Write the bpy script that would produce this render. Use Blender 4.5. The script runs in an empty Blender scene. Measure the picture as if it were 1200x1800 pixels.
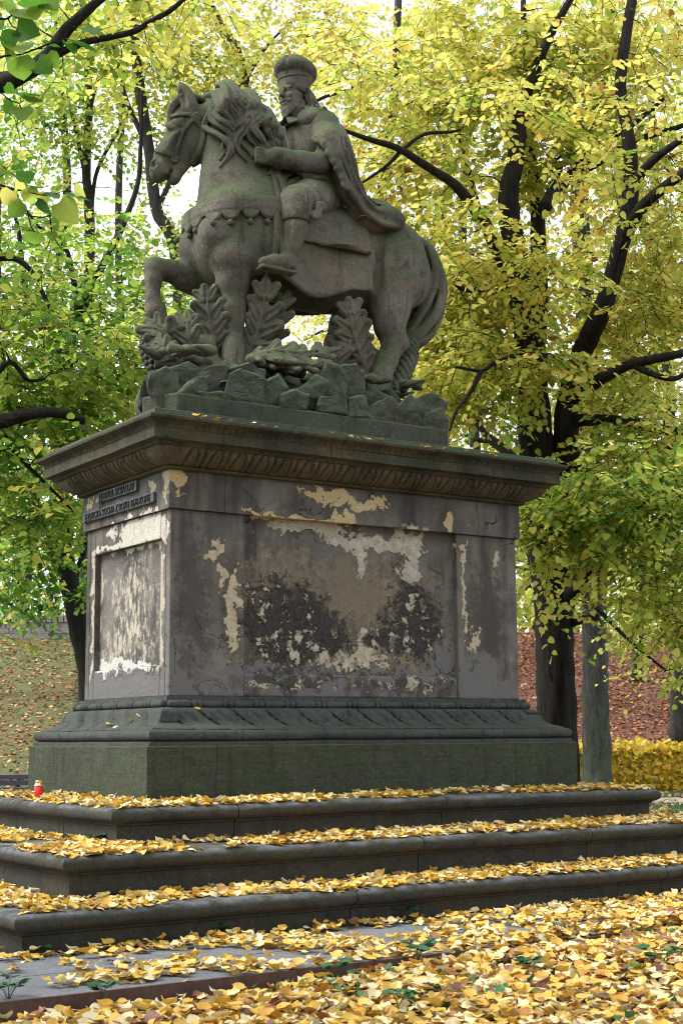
import bpy, math, random
import numpy as np
from mathutils import Vector, Matrix, noise
R = math.radians
random.seed(7); rng = np.random.default_rng(7)
scn = bpy.context.scene
COL = scn.collection

# ------------------------------------------------------------------ camera
CAM = np.array([-4.49297, -8.83392, 1.085])
FOC = 2541.98
_p, _y, _r = R(8.8398), R(33.7615), R(-0.4368)
FW = np.array([math.sin(_y)*math.cos(_p), math.cos(_y)*math.cos(_p), math.sin(_p)])
_rt = np.array([math.cos(_y), -math.sin(_y), 0.0]); _up = np.cross(_rt, FW)
RT = _rt*math.cos(_r) + _up*math.sin(_r); UP = _up*math.cos(_r) - _rt*math.sin(_r)
cam_data = bpy.data.cameras.new('camera'); cam = bpy.data.objects.new('camera', cam_data)
COL.objects.link(cam); scn.camera = cam
cam_data.sensor_fit = 'VERTICAL'; cam_data.sensor_height = 36.0; cam_data.sensor_width = 24.0
cam_data.lens = FOC/1800*36.0
cam_data.clip_start = 0.1; cam_data.clip_end = 2000
cam.matrix_world = Matrix(((RT[0], UP[0], -FW[0], CAM[0]), (RT[1], UP[1], -FW[1], CAM[1]), (RT[2], UP[2], -FW[2], CAM[2]), (0, 0, 0, 1)))
cam_data.dof.use_dof = True; cam_data.dof.focus_distance = 11.0; cam_data.dof.aperture_fstop = 7.1

def at(px, py, depth):
    """world point that was surveyed in the photograph at (px, py), depth metres in front of the lens"""
    return CAM + (FW + RT*(px-600)/FOC - UP*(py-900)/FOC)*depth
def depth_of(P): return (np.asarray(P)-CAM) @ FW
def pix(P):
    q = np.asarray(P, float)-CAM; z = q @ FW
    return 600+FOC*(q @ RT)/z, 900-FOC*(q @ UP)/z

# ------------------------------------------------------------------ sky, sun, exposure
SUN_EL, SUN_ROT = 50.0, 296.0      # soft overcast light, brightest from the left
world = bpy.data.worlds.new('World'); scn.world = world; world.use_nodes = True
wn = world.node_tree.nodes; wl = world.node_tree.links; wn.clear()
w_out = wn.new('ShaderNodeOutputWorld'); w_bg = wn.new('ShaderNodeBackground')
w_sky = wn.new('ShaderNodeTexSky'); w_sky.sky_type = 'NISHITA'; w_sky.sun_disc = False
w_sky.sun_elevation = R(SUN_EL); w_sky.sun_rotation = R(SUN_ROT)
w_sky.air_density = 1.0; w_sky.dust_density = 6.0; w_sky.ozone_density = 1.0
w_hsv = wn.new('ShaderNodeHueSaturation'); w_hsv.inputs['Saturation'].default_value = 0.22
w_mix = wn.new('ShaderNodeMixRGB'); w_mix.inputs[0].default_value = 0.55; w_mix.inputs[2].default_value = (7.8, 8.4, 9.6, 1)
wl.new(w_sky.outputs[0], w_hsv.inputs['Color']); wl.new(w_hsv.outputs[0], w_mix.inputs[1])
wl.new(w_mix.outputs[0], w_bg.inputs[0]); w_bg.inputs[1].default_value = 0.15; wl.new(w_bg.outputs[0], w_out.inputs[0])
sun_d = bpy.data.lights.new('sun', 'SUN'); sun = bpy.data.objects.new('sun', sun_d); COL.objects.link(sun)
sun_d.energy = 1.8; sun_d.angle = R(25); sun_d.color = (1.0, 0.975, 0.94)
_sa = R(SUN_ROT)
sdir = Vector((math.sin(_sa)*math.cos(R(SUN_EL)), math.cos(_sa)*math.cos(R(SUN_EL)), math.sin(R(SUN_EL))))
sun.rotation_euler = (-sdir).to_track_quat('-Z', 'Y').to_euler()
scn.view_settings.view_transform = 'Standard'; scn.view_settings.look = 'None'
scn.view_settings.exposure = 1.15; scn.view_settings.gamma = 1.0; scn.view_settings.use_curve_mapping = False
scn.render.engine = 'CYCLES'
scn.cycles.filter_width = 1.1; scn.cycles.max_bounces = 8; scn.cycles.transparent_max_bounces = 8

# ------------------------------------------------------------------ helpers: objects
def tag(o, label=None, cat=None, group=None, kind=None):
    if label: o['label'] = label
    if cat: o['category'] = cat
    if group: o['group'] = group
    if kind: o['kind'] = kind
    return o
def empty(name, loc=(0, 0, 0)):
    o = bpy.data.objects.new(name, None); o.location = loc; o.empty_display_size = 0.2
    COL.objects.link(o); return o
def link(name, me, mat=None, parent=None, loc=None):
    o = bpy.data.objects.new(name, me)
    if mat is not None:
        if len(me.materials) == 0: me.materials.append(mat)
    COL.objects.link(o)
    if parent is not None:
        o.parent = parent
        if loc is None and parent.type == 'EMPTY' and parent.parent is None:
            o.location = tuple(-Vector(parent.location))   # meshes are written in world metres
    if loc is not None: o.location = loc
    return o
def mesh(name, V, F, smooth=False, attr=None):
    """V (n,3); F list of faces or an (m,k) array"""
    me = bpy.data.meshes.new(name)
    V = np.asarray(V, np.float32)
    if isinstance(F, np.ndarray):
        m, k = F.shape
        me.vertices.add(len(V)); me.vertices.foreach_set('co', V.ravel())
        me.loops.add(m*k); me.loops.foreach_set('vertex_index', F.ravel().astype(np.int32))
        me.polygons.add(m); me.polygons.foreach_set('loop_start', np.arange(0, m*k, k, dtype=np.int32))
        me.update(calc_edges=True)
    else:
        me.from_pydata(V.tolist(), [], F); me.update()
    if smooth:
        me.polygons.foreach_set('use_smooth', np.ones(len(me.polygons), bool))
    if attr:
        for nm, (dom, dat) in attr.items():
            a = me.attributes.new(nm, 'FLOAT', dom); a.data.foreach_set('value', np.asarray(dat, np.float32))
    return me

def ray_px(px, py):
    k = FW + RT*(px-600)/FOC - UP*(py-900)/FOC; return k/np.linalg.norm(k)
class MB:
    """collects boxes, tubes and rings into one mesh"""
    def __init__(s): s.V = []; s.F = []; s.n = 0
    def add(s, V, F):
        V = np.asarray(V, float); s.V.append(V)
        s.F += [tuple(int(i)+s.n for i in f) for f in F]; s.n += len(V)
    def box(s, lo, hi, M=None, jit=0.0):
        x0, y0, z0 = lo; x1, y1, z1 = hi
        V = np.array([(x0, y0, z0), (x1, y0, z0), (x1, y1, z0), (x0, y1, z0), (x0, y0, z1), (x1, y0, z1), (x1, y1, z1), (x0, y1, z1)], float)
        if jit: V += rng.uniform(-jit, jit, V.shape)
        if M is not None: V = np.array([tuple(M @ Vector(v)) for v in V])
        s.add(V, [(0, 3, 2, 1), (4, 5, 6, 7), (0, 1, 5, 4), (1, 2, 6, 5), (2, 3, 7, 6), (3, 0, 4, 7)])
    def tube(s, P, rad, n=8, cap=True, wob=0.0, ridge=0.0):
        P = np.asarray(P, float); m = len(P)
        rad = np.broadcast_to(np.asarray(rad, float), (m,))
        T = np.gradient(P, axis=0); T /= np.linalg.norm(T, axis=1)[:, None]+1e-9
        a = np.array([0, 0, 1.0]) if abs(T[0][2]) < .9 else np.array([1.0, 0, 0])
        N = np.cross(T[0], a); N /= np.linalg.norm(N); V = []
        for i in range(m):
            N = N - T[i]*(N @ T[i]); N /= np.linalg.norm(N)+1e-9; B = np.cross(T[i], N)
            for k in range(n):
                t = 2*math.pi*k/n; r = rad[i]*(1+wob*math.sin(3*t+1.7*i))
                if ridge: r *= 1+ridge*(noise.noise(Vector((3.2*math.cos(t)*3, 3.2*math.sin(t)*3, P[i][2]*.9)))+.5*noise.noise(Vector((8*math.cos(t)*2, 8*math.sin(t)*2, P[i][2]*2+5))))
                V.append(P[i]+r*(math.cos(t)*N+math.sin(t)*B))
        F = [(i*n+k, i*n+(k+1) % n, (i+1)*n+(k+1) % n, (i+1)*n+k) for i in range(m-1) for k in range(n)]
        if cap: F += [tuple(range(n))[::-1], tuple((m-1)*n+k for k in range(n))]
        s.add(V, F)
    def lathe(s, prof, c=(0, 0, 0), n=16):
        V = []; c = np.array(c, float)
        for (r, z) in prof:
            for k in range(n):
                t = 2*math.pi*k/n; V.append(c+np.array([r*math.cos(t), r*math.sin(t), z]))
        m = len(prof)
        F = [(i*n+k, i*n+(k+1) % n, (i+1)*n+(k+1) % n, (i+1)*n+k) for i in range(m-1) for k in range(n)]
        F += [tuple(range(n))[::-1], tuple((m-1)*n+k for k in range(n))]
        s.add(V, F)
    def build(s, name, mat=None, parent=None, smooth=False, loc=None, bevel=0):
        me = mesh(name, np.vstack(s.V), s.F, smooth)
        o = link(name, me, mat, parent, loc)
        if bevel: bv(o, bevel)
        return o
def bv(o, w, seg=2):
    m = o.modifiers.new('edge', 'BEVEL'); m.width = w; m.segments = seg; m.limit_method = 'ANGLE'; m.angle_limit = R(35)
    return o
def spline(P, n):
    """Catmull-Rom through P, n samples per span"""
    P = np.asarray(P, float)
    if len(P) < 3: 
        t = np.linspace(0, 1, n+1)[:, None]; return P[0]*(1-t)+P[-1]*t
    Q = np.vstack([2*P[0]-P[1], P, 2*P[-1]-P[-2]]); out = []
    for i in range(len(P)-1):
        a, b, c, d = Q[i:i+4]
        for t in np.arange(n)/n:
            out.append(.5*((2*b)+(-a+c)*t+(2*a-5*b+4*c-d)*t*t+(-a+3*b-3*c+d)*t**3))
    out.append(P[-1]); return np.array(out)

# ------------------------------------------------------------------ helpers: sculpting with distance fields
class Sculpt:
    def __init__(s, lo, hi, h):
        s.lo = np.array(lo, float); s.h = h
        s.n = np.ceil((np.array(hi, float)-s.lo)/h).astype(int)+1
        s.f = np.full(s.n, 9.0, np.float32)
    def _sub(s, lo, hi):
        a = np.clip(np.floor((np.asarray(lo)-s.lo)/s.h).astype(int), 0, s.n); b = np.clip(np.ceil((np.asarray(hi)-s.lo)/s.h).astype(int)+1, 0, s.n)
        if (b <= a).any(): return None
        ax = [s.lo[i]+s.h*np.arange(a[i], b[i]) for i in range(3)]
        X = np.stack(np.meshgrid(*ax, indexing='ij'), -1).astype(np.float32)
        return tuple(slice(a[i], b[i]) for i in range(3)), X
    def _mix(s, sl, d, k, op):
        g = s.f[sl]
        if op == 'cut': d = -d
        if k > 0:
            hh = np.clip(.5+.5*(d-g)/k, 0, 1) if op != 'cut' else np.clip(.5-.5*(d-g)/k, 0, 1)
            r = d*(1-hh)+g*hh
            r = r-k*hh*(1-hh) if op != 'cut' else r+k*hh*(1-hh)
        else: r = np.minimum(g, d) if op != 'cut' else np.maximum(g, d)
        s.f[sl] = r
    def ell(s, c, r, rot=None, k=.05, op='add'):
        """ellipsoid; rot = 3x3 whose columns are its axes"""
        c = np.array(c, float); r = np.array(r, float); m = r.max()+k+3*s.h
        q = s._sub(c-m, c+m)
        if q is None: return s
        sl, X = q; X = X-c.astype(np.float32)
        if rot is not None: X = X @ np.asarray(rot, np.float32)
        k0 = np.sqrt(((X/r)**2).sum(-1)); k1 = np.sqrt(((X/(r*r))**2).sum(-1))+1e-9
        s._mix(sl, (k0*(k0-1)/k1).astype(np.float32), k, op); return s
    def cone(s, a, b, ra, rb, k=.04, op='add', flat=None):
        """rounded cone from a to b; flat=(axis, factor) squeezes it along a direction"""
        a = np.array(a, float); b = np.array(b, float); m = max(ra, rb)+k+3*s.h
        if flat is not None: m *= max(1, 1/flat[1] if flat[1] < 1 else 1)
        q = s._sub(np.minimum(a, b)-m, np.maximum(a, b)+m)
        if q is None: return s
        sl, X = q; P = X-a.astype(np.float32); ab = (b-a).astype(np.float32)
        t = np.clip((P @ ab)/(ab @ ab+1e-9), 0, 1); D = P-t[..., None]*ab
        if flat is not None:
            ax = np.array(flat[0], np.float32); ax /= np.linalg.norm(ax); u = D @ ax
            D = D+(u*(1/flat[1]-1))[..., None]*ax
        d = np.sqrt((D*D).sum(-1))-(ra+(rb-ra)*t)
        if flat is not None: d = d*flat[1] if flat[1] < 1 else d
        s._mix(sl, d.astype(np.float32), k, op); return s
    def chain(s, P, rad, k=.03, op='add', flat=None):
        for i in range(len(P)-1): s.cone(P[i], P[i+1], rad[i], rad[i+1], k, op, flat)
        return s
    def box(s, c, half, rot=None, r=.01, k=.02, op='add'):
        c = np.array(c, float); half = np.array(half, float); m = np.linalg.norm(half)+r+k+3*s.h
        q = s._sub(c-m, c+m)
        if q is None: return s
        sl, X = q; X = X-c.astype(np.float32)
        if rot is not None: X = X @ np.asarray(rot, np.float32)
        Q = np.abs(X)-(half-r); d = np.sqrt((np.maximum(Q, 0)**2).sum(-1))+np.minimum(Q.max(-1), 0)-r
        s._mix(sl, d.astype(np.float32), k, op); return s
    def mesh(s, name, smooth_iter=1, disp=None):
        f = s.f; n = np.array(f.shape)
        S = f < 0
        c = np.zeros(n-1, np.int8)
        for dx in (0, 1):
            for dy in (0, 1):
                for dz in (0, 1): c += S[dx:n[0]-1+dx, dy:n[1]-1+dy, dz:n[2]-1+dz]
        act = (c > 0) & (c < 8); I = np.argwhere(act)
        idx = np.full(n-1, -1, np.int32); idx[act] = np.arange(len(I))
        acc = np.zeros((len(I), 3)); cnt = np.zeros(len(I))
        corners = [(x, y, z) for x in (0, 1) for y in (0, 1) for z in (0, 1)]
        val = {cc: f[I[:, 0]+cc[0], I[:, 1]+cc[1], I[:, 2]+cc[2]].astype(float) for cc in corners}
        for cc in corners:
            for ax in range(3):
                if cc[ax]: continue
                dd = list(cc); dd[ax] = 1; dd = tuple(dd)
                v0, v1 = val[cc], val[dd]; x = (v0 < 0) != (v1 < 0)
                t = np.where(x, v0/np.where(x, v0-v1, 1), 0)
                P = np.tile(np.array(cc, float), (len(I), 1)); P[:, ax] += t
                acc += P*x[:, None]; cnt += x
        V = s.lo+s.h*(I+acc/cnt[:, None])
        F = []
        for ax in range(3):
            b, d = (ax+1) % 3, (ax+2) % 3
            s0 = [slice(None)]*3; s1 = [slice(None)]*3; s0[ax] = slice(0, -1); s1[ax] = slice(1, None)
            A = S[tuple(s0)]; B = S[tuple(s1)]; E = np.argwhere(A != B)
            ok = (E[:, b] > 0) & (E[:, d] > 0) & (E[:, b] < n[b]-1) & (E[:, d] < n[d]-1); E = E[ok]
            def cell(db, dd_):
                e = E.copy(); e[:, b] += db; e[:, d] += dd_; return idx[e[:, 0], e[:, 1], e[:, 2]]
            q = np.stack([cell(-1, -1), cell(0, -1), cell(0, 0), cell(-1, 0)], 1)
            flip = ~A[E[:, 0], E[:, 1], E[:, 2]]; q[flip] = q[flip][:, ::-1]
            F.append(q)
        F = np.vstack(F); F = F[(F >= 0).all(1)]
        for _ in range(smooth_iter):
            a = np.zeros_like(V); w = np.zeros(len(V))
            for i in range(4):
                for j in (1, 3):
                    np.add.at(a, F[:, i], V[F[:, (i+j) % 4]]); np.add.at(w, F[:, i], 1)
            V = V*.5+.5*a/np.maximum(w, 1)[:, None]
        if disp is not None: V = disp(V)
        return mesh(name, V, F, smooth=True)
def axes(d, side=None):
    """3x3 with columns (along d, side, up-ish)"""
    d = np.array(d, float); d /= np.linalg.norm(d)
    s_ = np.array(side if side is not None else (0, 1, 0), float); s_ = s_-d*(s_ @ d); s_ /= np.linalg.norm(s_)
    return np.stack([d, s_, np.cross(d, s_)], 1)
# ------------------------------------------------------------------ materials
class NT:
    """small helper round a node tree"""
    def __init__(s, name, rough=.9):
        s.m = bpy.data.materials.new(name); s.m.use_nodes = True; t = s.m.node_tree; s.t = t
        s.N = t.nodes; s.L = t.links; s.b = s.N['Principled BSDF']; s.out = s.N['Material Output']
        s.b.inputs['Roughness'].default_value = rough; s.b.inputs['Specular IOR Level'].default_value = .25
        s._c = None
    def new(s, k, **kw):
        n = s.N.new(k)
        for a, v in kw.items(): setattr(n, a, v)
        return n
    def set(s, sock, v):
        if hasattr(v, 'is_output') or isinstance(v, bpy.types.NodeSocket): s.L.new(v, sock)
        else: sock.default_value = v
    @property
    def co(s):
        if s._c is None: s._c = s.new('ShaderNodeNewGeometry')
        return s._c.outputs['Position']
    def geo(s, k):
        s.co; return s._c.outputs[k]
    def obj(s): return s.new('ShaderNodeTexCoord').outputs['Object']
    def map(s, v, scale=(1, 1, 1), loc=(0, 0, 0)):
        n = s.new('ShaderNodeMapping'); s.L.new(v, n.inputs[0]); n.inputs['Scale'].default_value = scale; n.inputs['Location'].default_value = loc; return n.outputs[0]
    def noise(s, scale, detail=4, rough=.55, v=None, dist=0.0, off=None):
        n = s.new('ShaderNodeTexNoise'); v = v or s.co
        if off: v = s.map(v, loc=off)
        s.L.new(v, n.inputs['Vector']); n.inputs['Scale'].default_value = scale; n.inputs['Detail'].default_value = detail
        n.inputs['Roughness'].default_value = rough; n.inputs['Distortion'].default_value = dist; return n.outputs['Fac']
    def vor(s, scale, v=None, feature='F1', out='Distance'):
        n = s.new('ShaderNodeTexVoronoi', feature=feature); s.L.new(v or s.co, n.inputs['Vector']); n.inputs['Scale'].default_value = scale; return n.outputs[out]
    def math(s, op, a, b=0.0, c=None, clamp=False):
        n = s.new('ShaderNodeMath', operation=op); n.use_clamp = clamp; s.set(n.inputs[0], a); s.set(n.inputs[1], b)
        if c is not None: s.set(n.inputs[2], c)
        return n.outputs[0]
    def ramp(s, f, lo, hi, a=0.0, b=1.0):
        n = s.new('ShaderNodeMapRange'); n.clamp = True; s.set(n.inputs[0], f); n.inputs[1].default_value = lo; n.inputs[2].default_value = hi
        n.inputs[3].default_value = a; n.inputs[4].default_value = b; return n.outputs[0]
    def mix(s, f, a, b):
        n = s.new('ShaderNodeMix', data_type='RGBA'); s.set(n.inputs[0], f)
        for i, c in ((6, a), (7, b)):
            if isinstance(c, tuple) and len(c) == 3: c = (*c, 1)
            s.set(n.inputs[i], c)
        return n.outputs[2]
    def cramp(s, f, stops):
        n = s.new('ShaderNodeValToRGB'); s.set(n.inputs[0], f); e = n.color_ramp.elements
        while len(e) < len(stops): e.new(.5)
        for el, (p, c) in zip(e, stops): el.position = p; el.color = (*c, 1)
        return n.outputs[0]
    def sep(s, v):
        n = s.new('ShaderNodeSeparateXYZ'); s.L.new(v, n.inputs[0]); return n.outputs
    def bump(s, h, strength=.5, dist=.01, prev=None):
        n = s.new('ShaderNodeBump'); n.inputs['Strength'].default_value = strength; n.inputs['Distance'].default_value = dist; s.set(n.inputs['Height'], h)
        if prev is not None: s.L.new(prev, n.inputs['Normal'])
        return n.outputs[0]
    def end(s, col, normal=None, rough=None):
        s.set(s.b.inputs['Base Color'], col if not isinstance(col, tuple) else (*col, 1))
        if normal is not None: s.L.new(normal, s.b.inputs['Normal'])
        if rough is not None: s.set(s.b.inputs['Roughness'], rough)
        return s.m

def sandstone(name, base, light, dark, algae, algae_amt, warm=None, streak=.5, grain=90, tool=False, toplit=None, pits=.7):
    """old sandstone: grain, soot, green algae where rain reaches it, pale scars"""
    t = NT(name)
    n1 = t.noise(2.2, 5, .6); n2 = t.noise(9, 5, .65, off=(3, 1, 7)); n3 = t.noise(grain, 3, .6)
    c = t.mix(t.ramp(n1, .32, .68), base, light)
    c = t.mix(t.ramp(n2, .50, .72, 0, .75), c, dark)
    if warm: c = t.mix(t.ramp(t.noise(2.4, 4, .6, off=(9, 4, 2)), .46, .62, 0, .75), c, warm)
    nz = t.sep(t.geo('Normal'))[2]
    up = t.math('MULTIPLY_ADD', nz, .55, t.math('MULTIPLY', t.noise(3.5, 5, .65, off=(1, 8, 3)), 1.0))
    c = t.mix(t.ramp(up, .42, .78, 0, algae_amt), c, algae)
    st = t.noise(1, 4, .6, v=t.map(t.co, (14, 14, 1.3)))                  # rain streaks
    c = t.mix(t.ramp(st, .56, .72, 0, streak), c, dark)
    sp = t.noise(34, 3, .5, off=(5, 5, 5))
    c = t.mix(t.math('MULTIPLY', t.ramp(sp, .66, .72), t.ramp(t.noise(2.6, 3, .5, off=(2, 6, 1)), .52, .66, 0, .6)), c, tuple(min(1, x*2.6) for x in light))
    c = t.mix(t.ramp(n3, .35, .62, 0, .5), c, tuple(x*.5 for x in base))
    g2 = t.noise(grain*.45, 4, .75, off=(2, 2, 6)); c = t.mix(t.ramp(g2, .56, .68, 0, pits), c, tuple(x*.42 for x in base))      # pits
    c = t.mix(t.ramp(g2, .42, .30, 0, pits*.6), c, tuple(min(1, x*1.6) for x in light))
    if tool:                                                              # tooling lines left by the chisel
        tl = t.noise(1, 3, .6, v=t.map(t.co, (4, 4, 70))); c = t.mix(t.ramp(tl, .5, .66, 0, .45), c, dark); n3 = t.math('ADD', n3, tl)
    if toplit:                                                              # sky light painted in: upward faces paler than risers, mottled
        c = t.mix(t.math('MULTIPLY', t.ramp(nz, .25, .8), t.ramp(t.noise(6, 5, .7, off=(4, 9, 1)), .38, .60, 0, .75)), c, toplit)
    nb = t.bump(t.math('ADD', t.math('MULTIPLY', n3, .35), t.math('ADD', t.noise(26, 4, .65), t.math('MULTIPLY', n2, .8))), .55, .012)
    return t.end(c, nb)
STONE = sandstone('statue_sandstone', (.062, .060, .047), (.185, .160, .126), (.017, .018, .015), (.070, .094, .036), .9, warm=(.220, .185, .148), streak=.7, pits=.35)
STONE_WARM = sandstone('cloth_sandstone', (.110, .094, .074), (.200, .164, .130), (.030, .029, .027), (.060, .072, .036), .7, warm=(.19, .145, .108), streak=.6, pits=.4)
STONE_GREEN = sandstone('rock_sandstone', (.046, .050, .036), (.090, .088, .068), (.020, .023, .017), (.066, .094, .046), .95, pits=.5)
CORNICE = sandstone('cornice_sandstone', (.032, .032, .023), (.062, .058, .044), (.012, .013, .010), (.034, .048, .021), .95, warm=(.12, .09, .045), streak=.7)
OVOLO = sandstone('ovolo_sandstone', (.068, .058, .043), (.120, .100, .074), (.026, .024, .019), (.044, .052, .026), .7, warm=(.15, .115, .075), streak=.5)
PLINTH = sandstone('plinth_sandstone', (.036, .042, .026), (.062, .066, .044), (.017, .019, .013), (.044, .066, .024), .95, streak=.6, grain=70, tool=True)
BASE_M = sandstone('moulding_sandstone', (.044, .046, .042), (.088, .086, .092), (.018, .018, .025), (.044, .056, .032), .6, streak=.85)
STEP = sandstone('step_sandstone', (.032, .030, .025), (.056, .052, .046), (.014, .013, .011), (.034, .042, .018), .6, warm=(.062, .048, .028), streak=.5, grain=60, toplit=(.130, .130, .142))

def plaster(name, face):
    """crusted lime render over sandstone: grey-violet skin, black crust, bared cream and ochre patches.
    face 'long' uses (x,z), 'short' uses (y,z) of the shaft"""
    t = NT(name)
    X = t.sep(t.co); h = X[0] if face == 'long' else X[1]; z = X[2]
    cmb = t.new('ShaderNodeCombineXYZ'); t.L.new(h, cmb.inputs[0]); t.L.new(z, cmb.inputs[1]); P0 = cmb.outputs[0]
    wt = t.new('ShaderNodeTexNoise'); t.L.new(t.co, wt.inputs['Vector']); wt.inputs['Scale'].default_value = 5.5; wt.inputs['Detail'].default_value = 5; wt.inputs['Roughness'].default_value = .62
    wm = t.new('ShaderNodeVectorMath', operation='MULTIPLY_ADD'); t.L.new(wt.outputs['Color'], wm.inputs[0]); wm.inputs[1].default_value = (.34, .34, 0); wm.inputs[2].default_value = (-.17, -.17, 0)
    wa = t.new('ShaderNodeVectorMath', operation='ADD'); t.L.new(P0, wa.inputs[0]); t.L.new(wm.outputs[0], wa.inputs[1]); P = wa.outputs[0]
    w1 = t.noise(4, 5, .65); w2 = t.noise(17, 5, .7, off=(3, 3, 3)); fine = t.noise(70, 3, .6)
    w3 = t.noise(48, 4, .7, off=(6, 2, 8)); w0 = t.noise(7.5, 6, .75, off=(2, 7, 4), dist=1.2)
    edge = t.math('ADD', t.math('MULTIPLY', t.math('SUBTRACT', w0, .5), 5.5), t.math('ADD', t.math('MULTIPLY', t.math('SUBTRACT', w2, .5), 3.2), t.math('MULTIPLY', t.math('SUBTRACT', w3, .5), 1.6)))
    def blob(c, r, amp=1.0, lo=-.04, hi=.04, noise_=None):
        """soft-edged stain round c (h,z) radii r, its rim torn by noise"""
        m = t.new('ShaderNodeMapping'); t.L.new(P, m.inputs[0]); m.inputs['Location'].default_value = (-c[0]/r[0], -c[1]/r[1], 0); m.inputs['Scale'].default_value = (1/r[0], 1/r[1], 1)
        ln = t.new('ShaderNodeVectorMath', operation='LENGTH'); t.L.new(m.outputs[0], ln.inputs[0])
        f = t.math('SUBTRACT', 1.0, ln.outputs['Value'])
        return t.math('ADD', f, t.math('MULTIPLY', noise_ if noise_ is not None else edge, amp))
    def maxof(L):
        r = L[0]
        for q in L[1:]: r = t.math('MAXIMUM', r, q)
        return r
    violet = t.mix(t.ramp(t.noise(1.6, 4, .6), .35, .65), (.088, .081, .073), (.190, .168, .146))
    violet = t.mix(t.ramp(t.noise(6, 5, .7, off=(4, 2, 9)), .48, .70, 0, .75), violet, (.046, .042, .041))
    violet = t.mix(t.ramp(t.noise(1, 4, .6, v=t.map(t.co, (7, 7, .9))), .46, .66, 0, .85), violet, (.040, .036, .036))
    black = t.mix(t.ramp(fine, .4, .7), (.026, .023, .023), (.060, .052, .047))
    cream = t.mix(t.ramp(w2, .35, .65), (.34, .285, .205), (.50, .455, .365))
    ochre = t.mix(t.ramp(t.noise(7, 4, .6, off=(6, 1, 2)), .35, .7), (.185, .145, .095), (.285, .225, .150))
    cement = t.mix(t.ramp(fine, .35, .65), (.115, .110, .108), (.165, .158, .155))
    chips = t.noise(11, 6, .72, off=(8, 3, 5), dist=.4)                     # crumbs of black crust left on cream
    c = violet; loss = []
    if face == 'long':
        c = t.mix(t.ramp(maxof([blob((.18, 2.0), (.16, .55), .5), blob((2.80, 2.0), (.24, .42), .5), blob((1.0, 1.9), (.5, .35), .4)]), 0, .5, 0, .8), c, (.055, .047, .046))
        c = t.mix(t.ramp(maxof([blob((1.0, 1.98), (.5, .44), .5), blob((1.72, 1.95), (.72, .46), .5), blob((1.62, 1.68), (.85, .18), .5)]), -.15, .45, 0, .9), c, ochre)
        tan = blob((1.50, 2.02), (.26, .40), .55)
        c = t.mix(t.ramp(tan, 0, .1, 0, .8), c, (.165, .135, .095))
        area = maxof([blob((.94, 1.88), (.40, .34), .5), blob((1.32, 1.72), (.75, .18), .55), blob((2.02, 1.98), (.14, .32), .5), blob((2.2, 1.90), (.2, .22), .5), blob((1.62, 1.80), (.34, .13), .5)])
        holes = t.noise(8.5, 7, .78, off=(11, 2, 5), dist=.8)
        c = t.mix(t.math('MULTIPLY', t.ramp(area, .0, .20), t.ramp(holes, .60, .53)), c, cream)
        inner = maxof([blob((.96, 1.92), (.36, .30), .35), blob((2.12, 1.92), (.26, .30), .45), blob((1.28, 1.83), (.26, .14), .4), blob((1.85, 1.80), (.2, .08), .4)])
        crust = t.math('MULTIPLY', t.ramp(inner, -.25, .2), t.ramp(chips, .445, .485))
        c = t.mix(crust, c, black)
        top = maxof([blob((1.15, 2.60), (.44, .05), .32), blob((1.62, 2.53), (.34, .06), .34), blob((1.98, 2.56), (.24, .09), .34), blob((2.08, 2.38), (.10, .16), .34), blob((1.62, 2.40), (.05, .14), .3)])
        loss += [t.ramp(top, .02, .06), t.math('MULTIPLY', t.ramp(area, .0, .20), t.math('SUBTRACT', 1.0, crust))]
        c = t.mix(t.ramp(top, .02, .06), c, t.mix(t.ramp(w2, .4, .6), (.46, .43, .36), (.34, .30, .23)))
        band = maxof([blob((1.10, 2.665), (.42, .022), .28), blob((.75, 2.67), (.2, .02), .3), blob((1.42, 2.69), (.1, .05), .35), blob((1.55, 2.80), (.26, .05), .38), blob((.03, 2.86), (.05, .12), .3), blob((1.28, 2.86), (.25, .04), .4), blob((2.42, 2.74), (.06, .08), .35)])
        loss.append(t.ramp(band, .02, .07)); c = t.mix(t.ramp(band, .02, .07), c, t.mix(t.ramp(w1, .4, .6), (.50, .36, .17), (.50, .42, .28)))
        pil = maxof([blob((.36, 2.40), (.045, .09), .35), blob((.40, 2.22), (.03, .12), .35), blob((.50, 2.0), (.055, .34), .45), blob((.30, 1.42), (.12, .05), .4), blob((2.56, 2.2), (.025, .45), .45), blob((2.66, 1.75), (.06, .18), .4), blob((2.90, 2.50), (.03, .08), .35)])
        loss.append(t.ramp(pil, .08, .16)); c = t.mix(t.ramp(pil, .08, .16), c, t.mix(t.ramp(w2, .4, .62), (.40, .32, .20), (.50, .43, .33)))
        fleck = t.math('MULTIPLY', t.ramp(t.noise(30, 4, .7, off=(1, 9, 4)), .66, .70), t.ramp(t.noise(2.2, 3, .5, off=(7, 7, 1)), .50, .62))
        c = t.mix(fleck, c, (.45, .40, .32))
        cem = maxof([blob((.26, 1.36), (.34, .13), .3), blob((.05, 1.5), (.10, .25), .3), blob((2.36, 1.62), (.15, .17), .22), blob((2.66, 1.50), (.2, .30), .25), blob((.85, 1.56), (.7, .035), .2), blob((1.9, 1.56), (.5, .03), .2), blob((2.96, 1.40), (.16, .1), .3), blob((1.5, 1.36), (1.1, .04), .25), blob((1.32, 1.45), (.1, .08), .25)])
        c = t.mix(t.ramp(cem, .05, .10), c, cement)
        sill = maxof([blob((.98, 1.47), (.36, .055), .3), blob((1.95, 1.47), (.42, .06), .35)])
        c = t.mix(t.ramp(sill, .0, .06), c, t.mix(t.ramp(chips, .40, .47), cream, (.055, .05, .045)))
    else:
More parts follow.
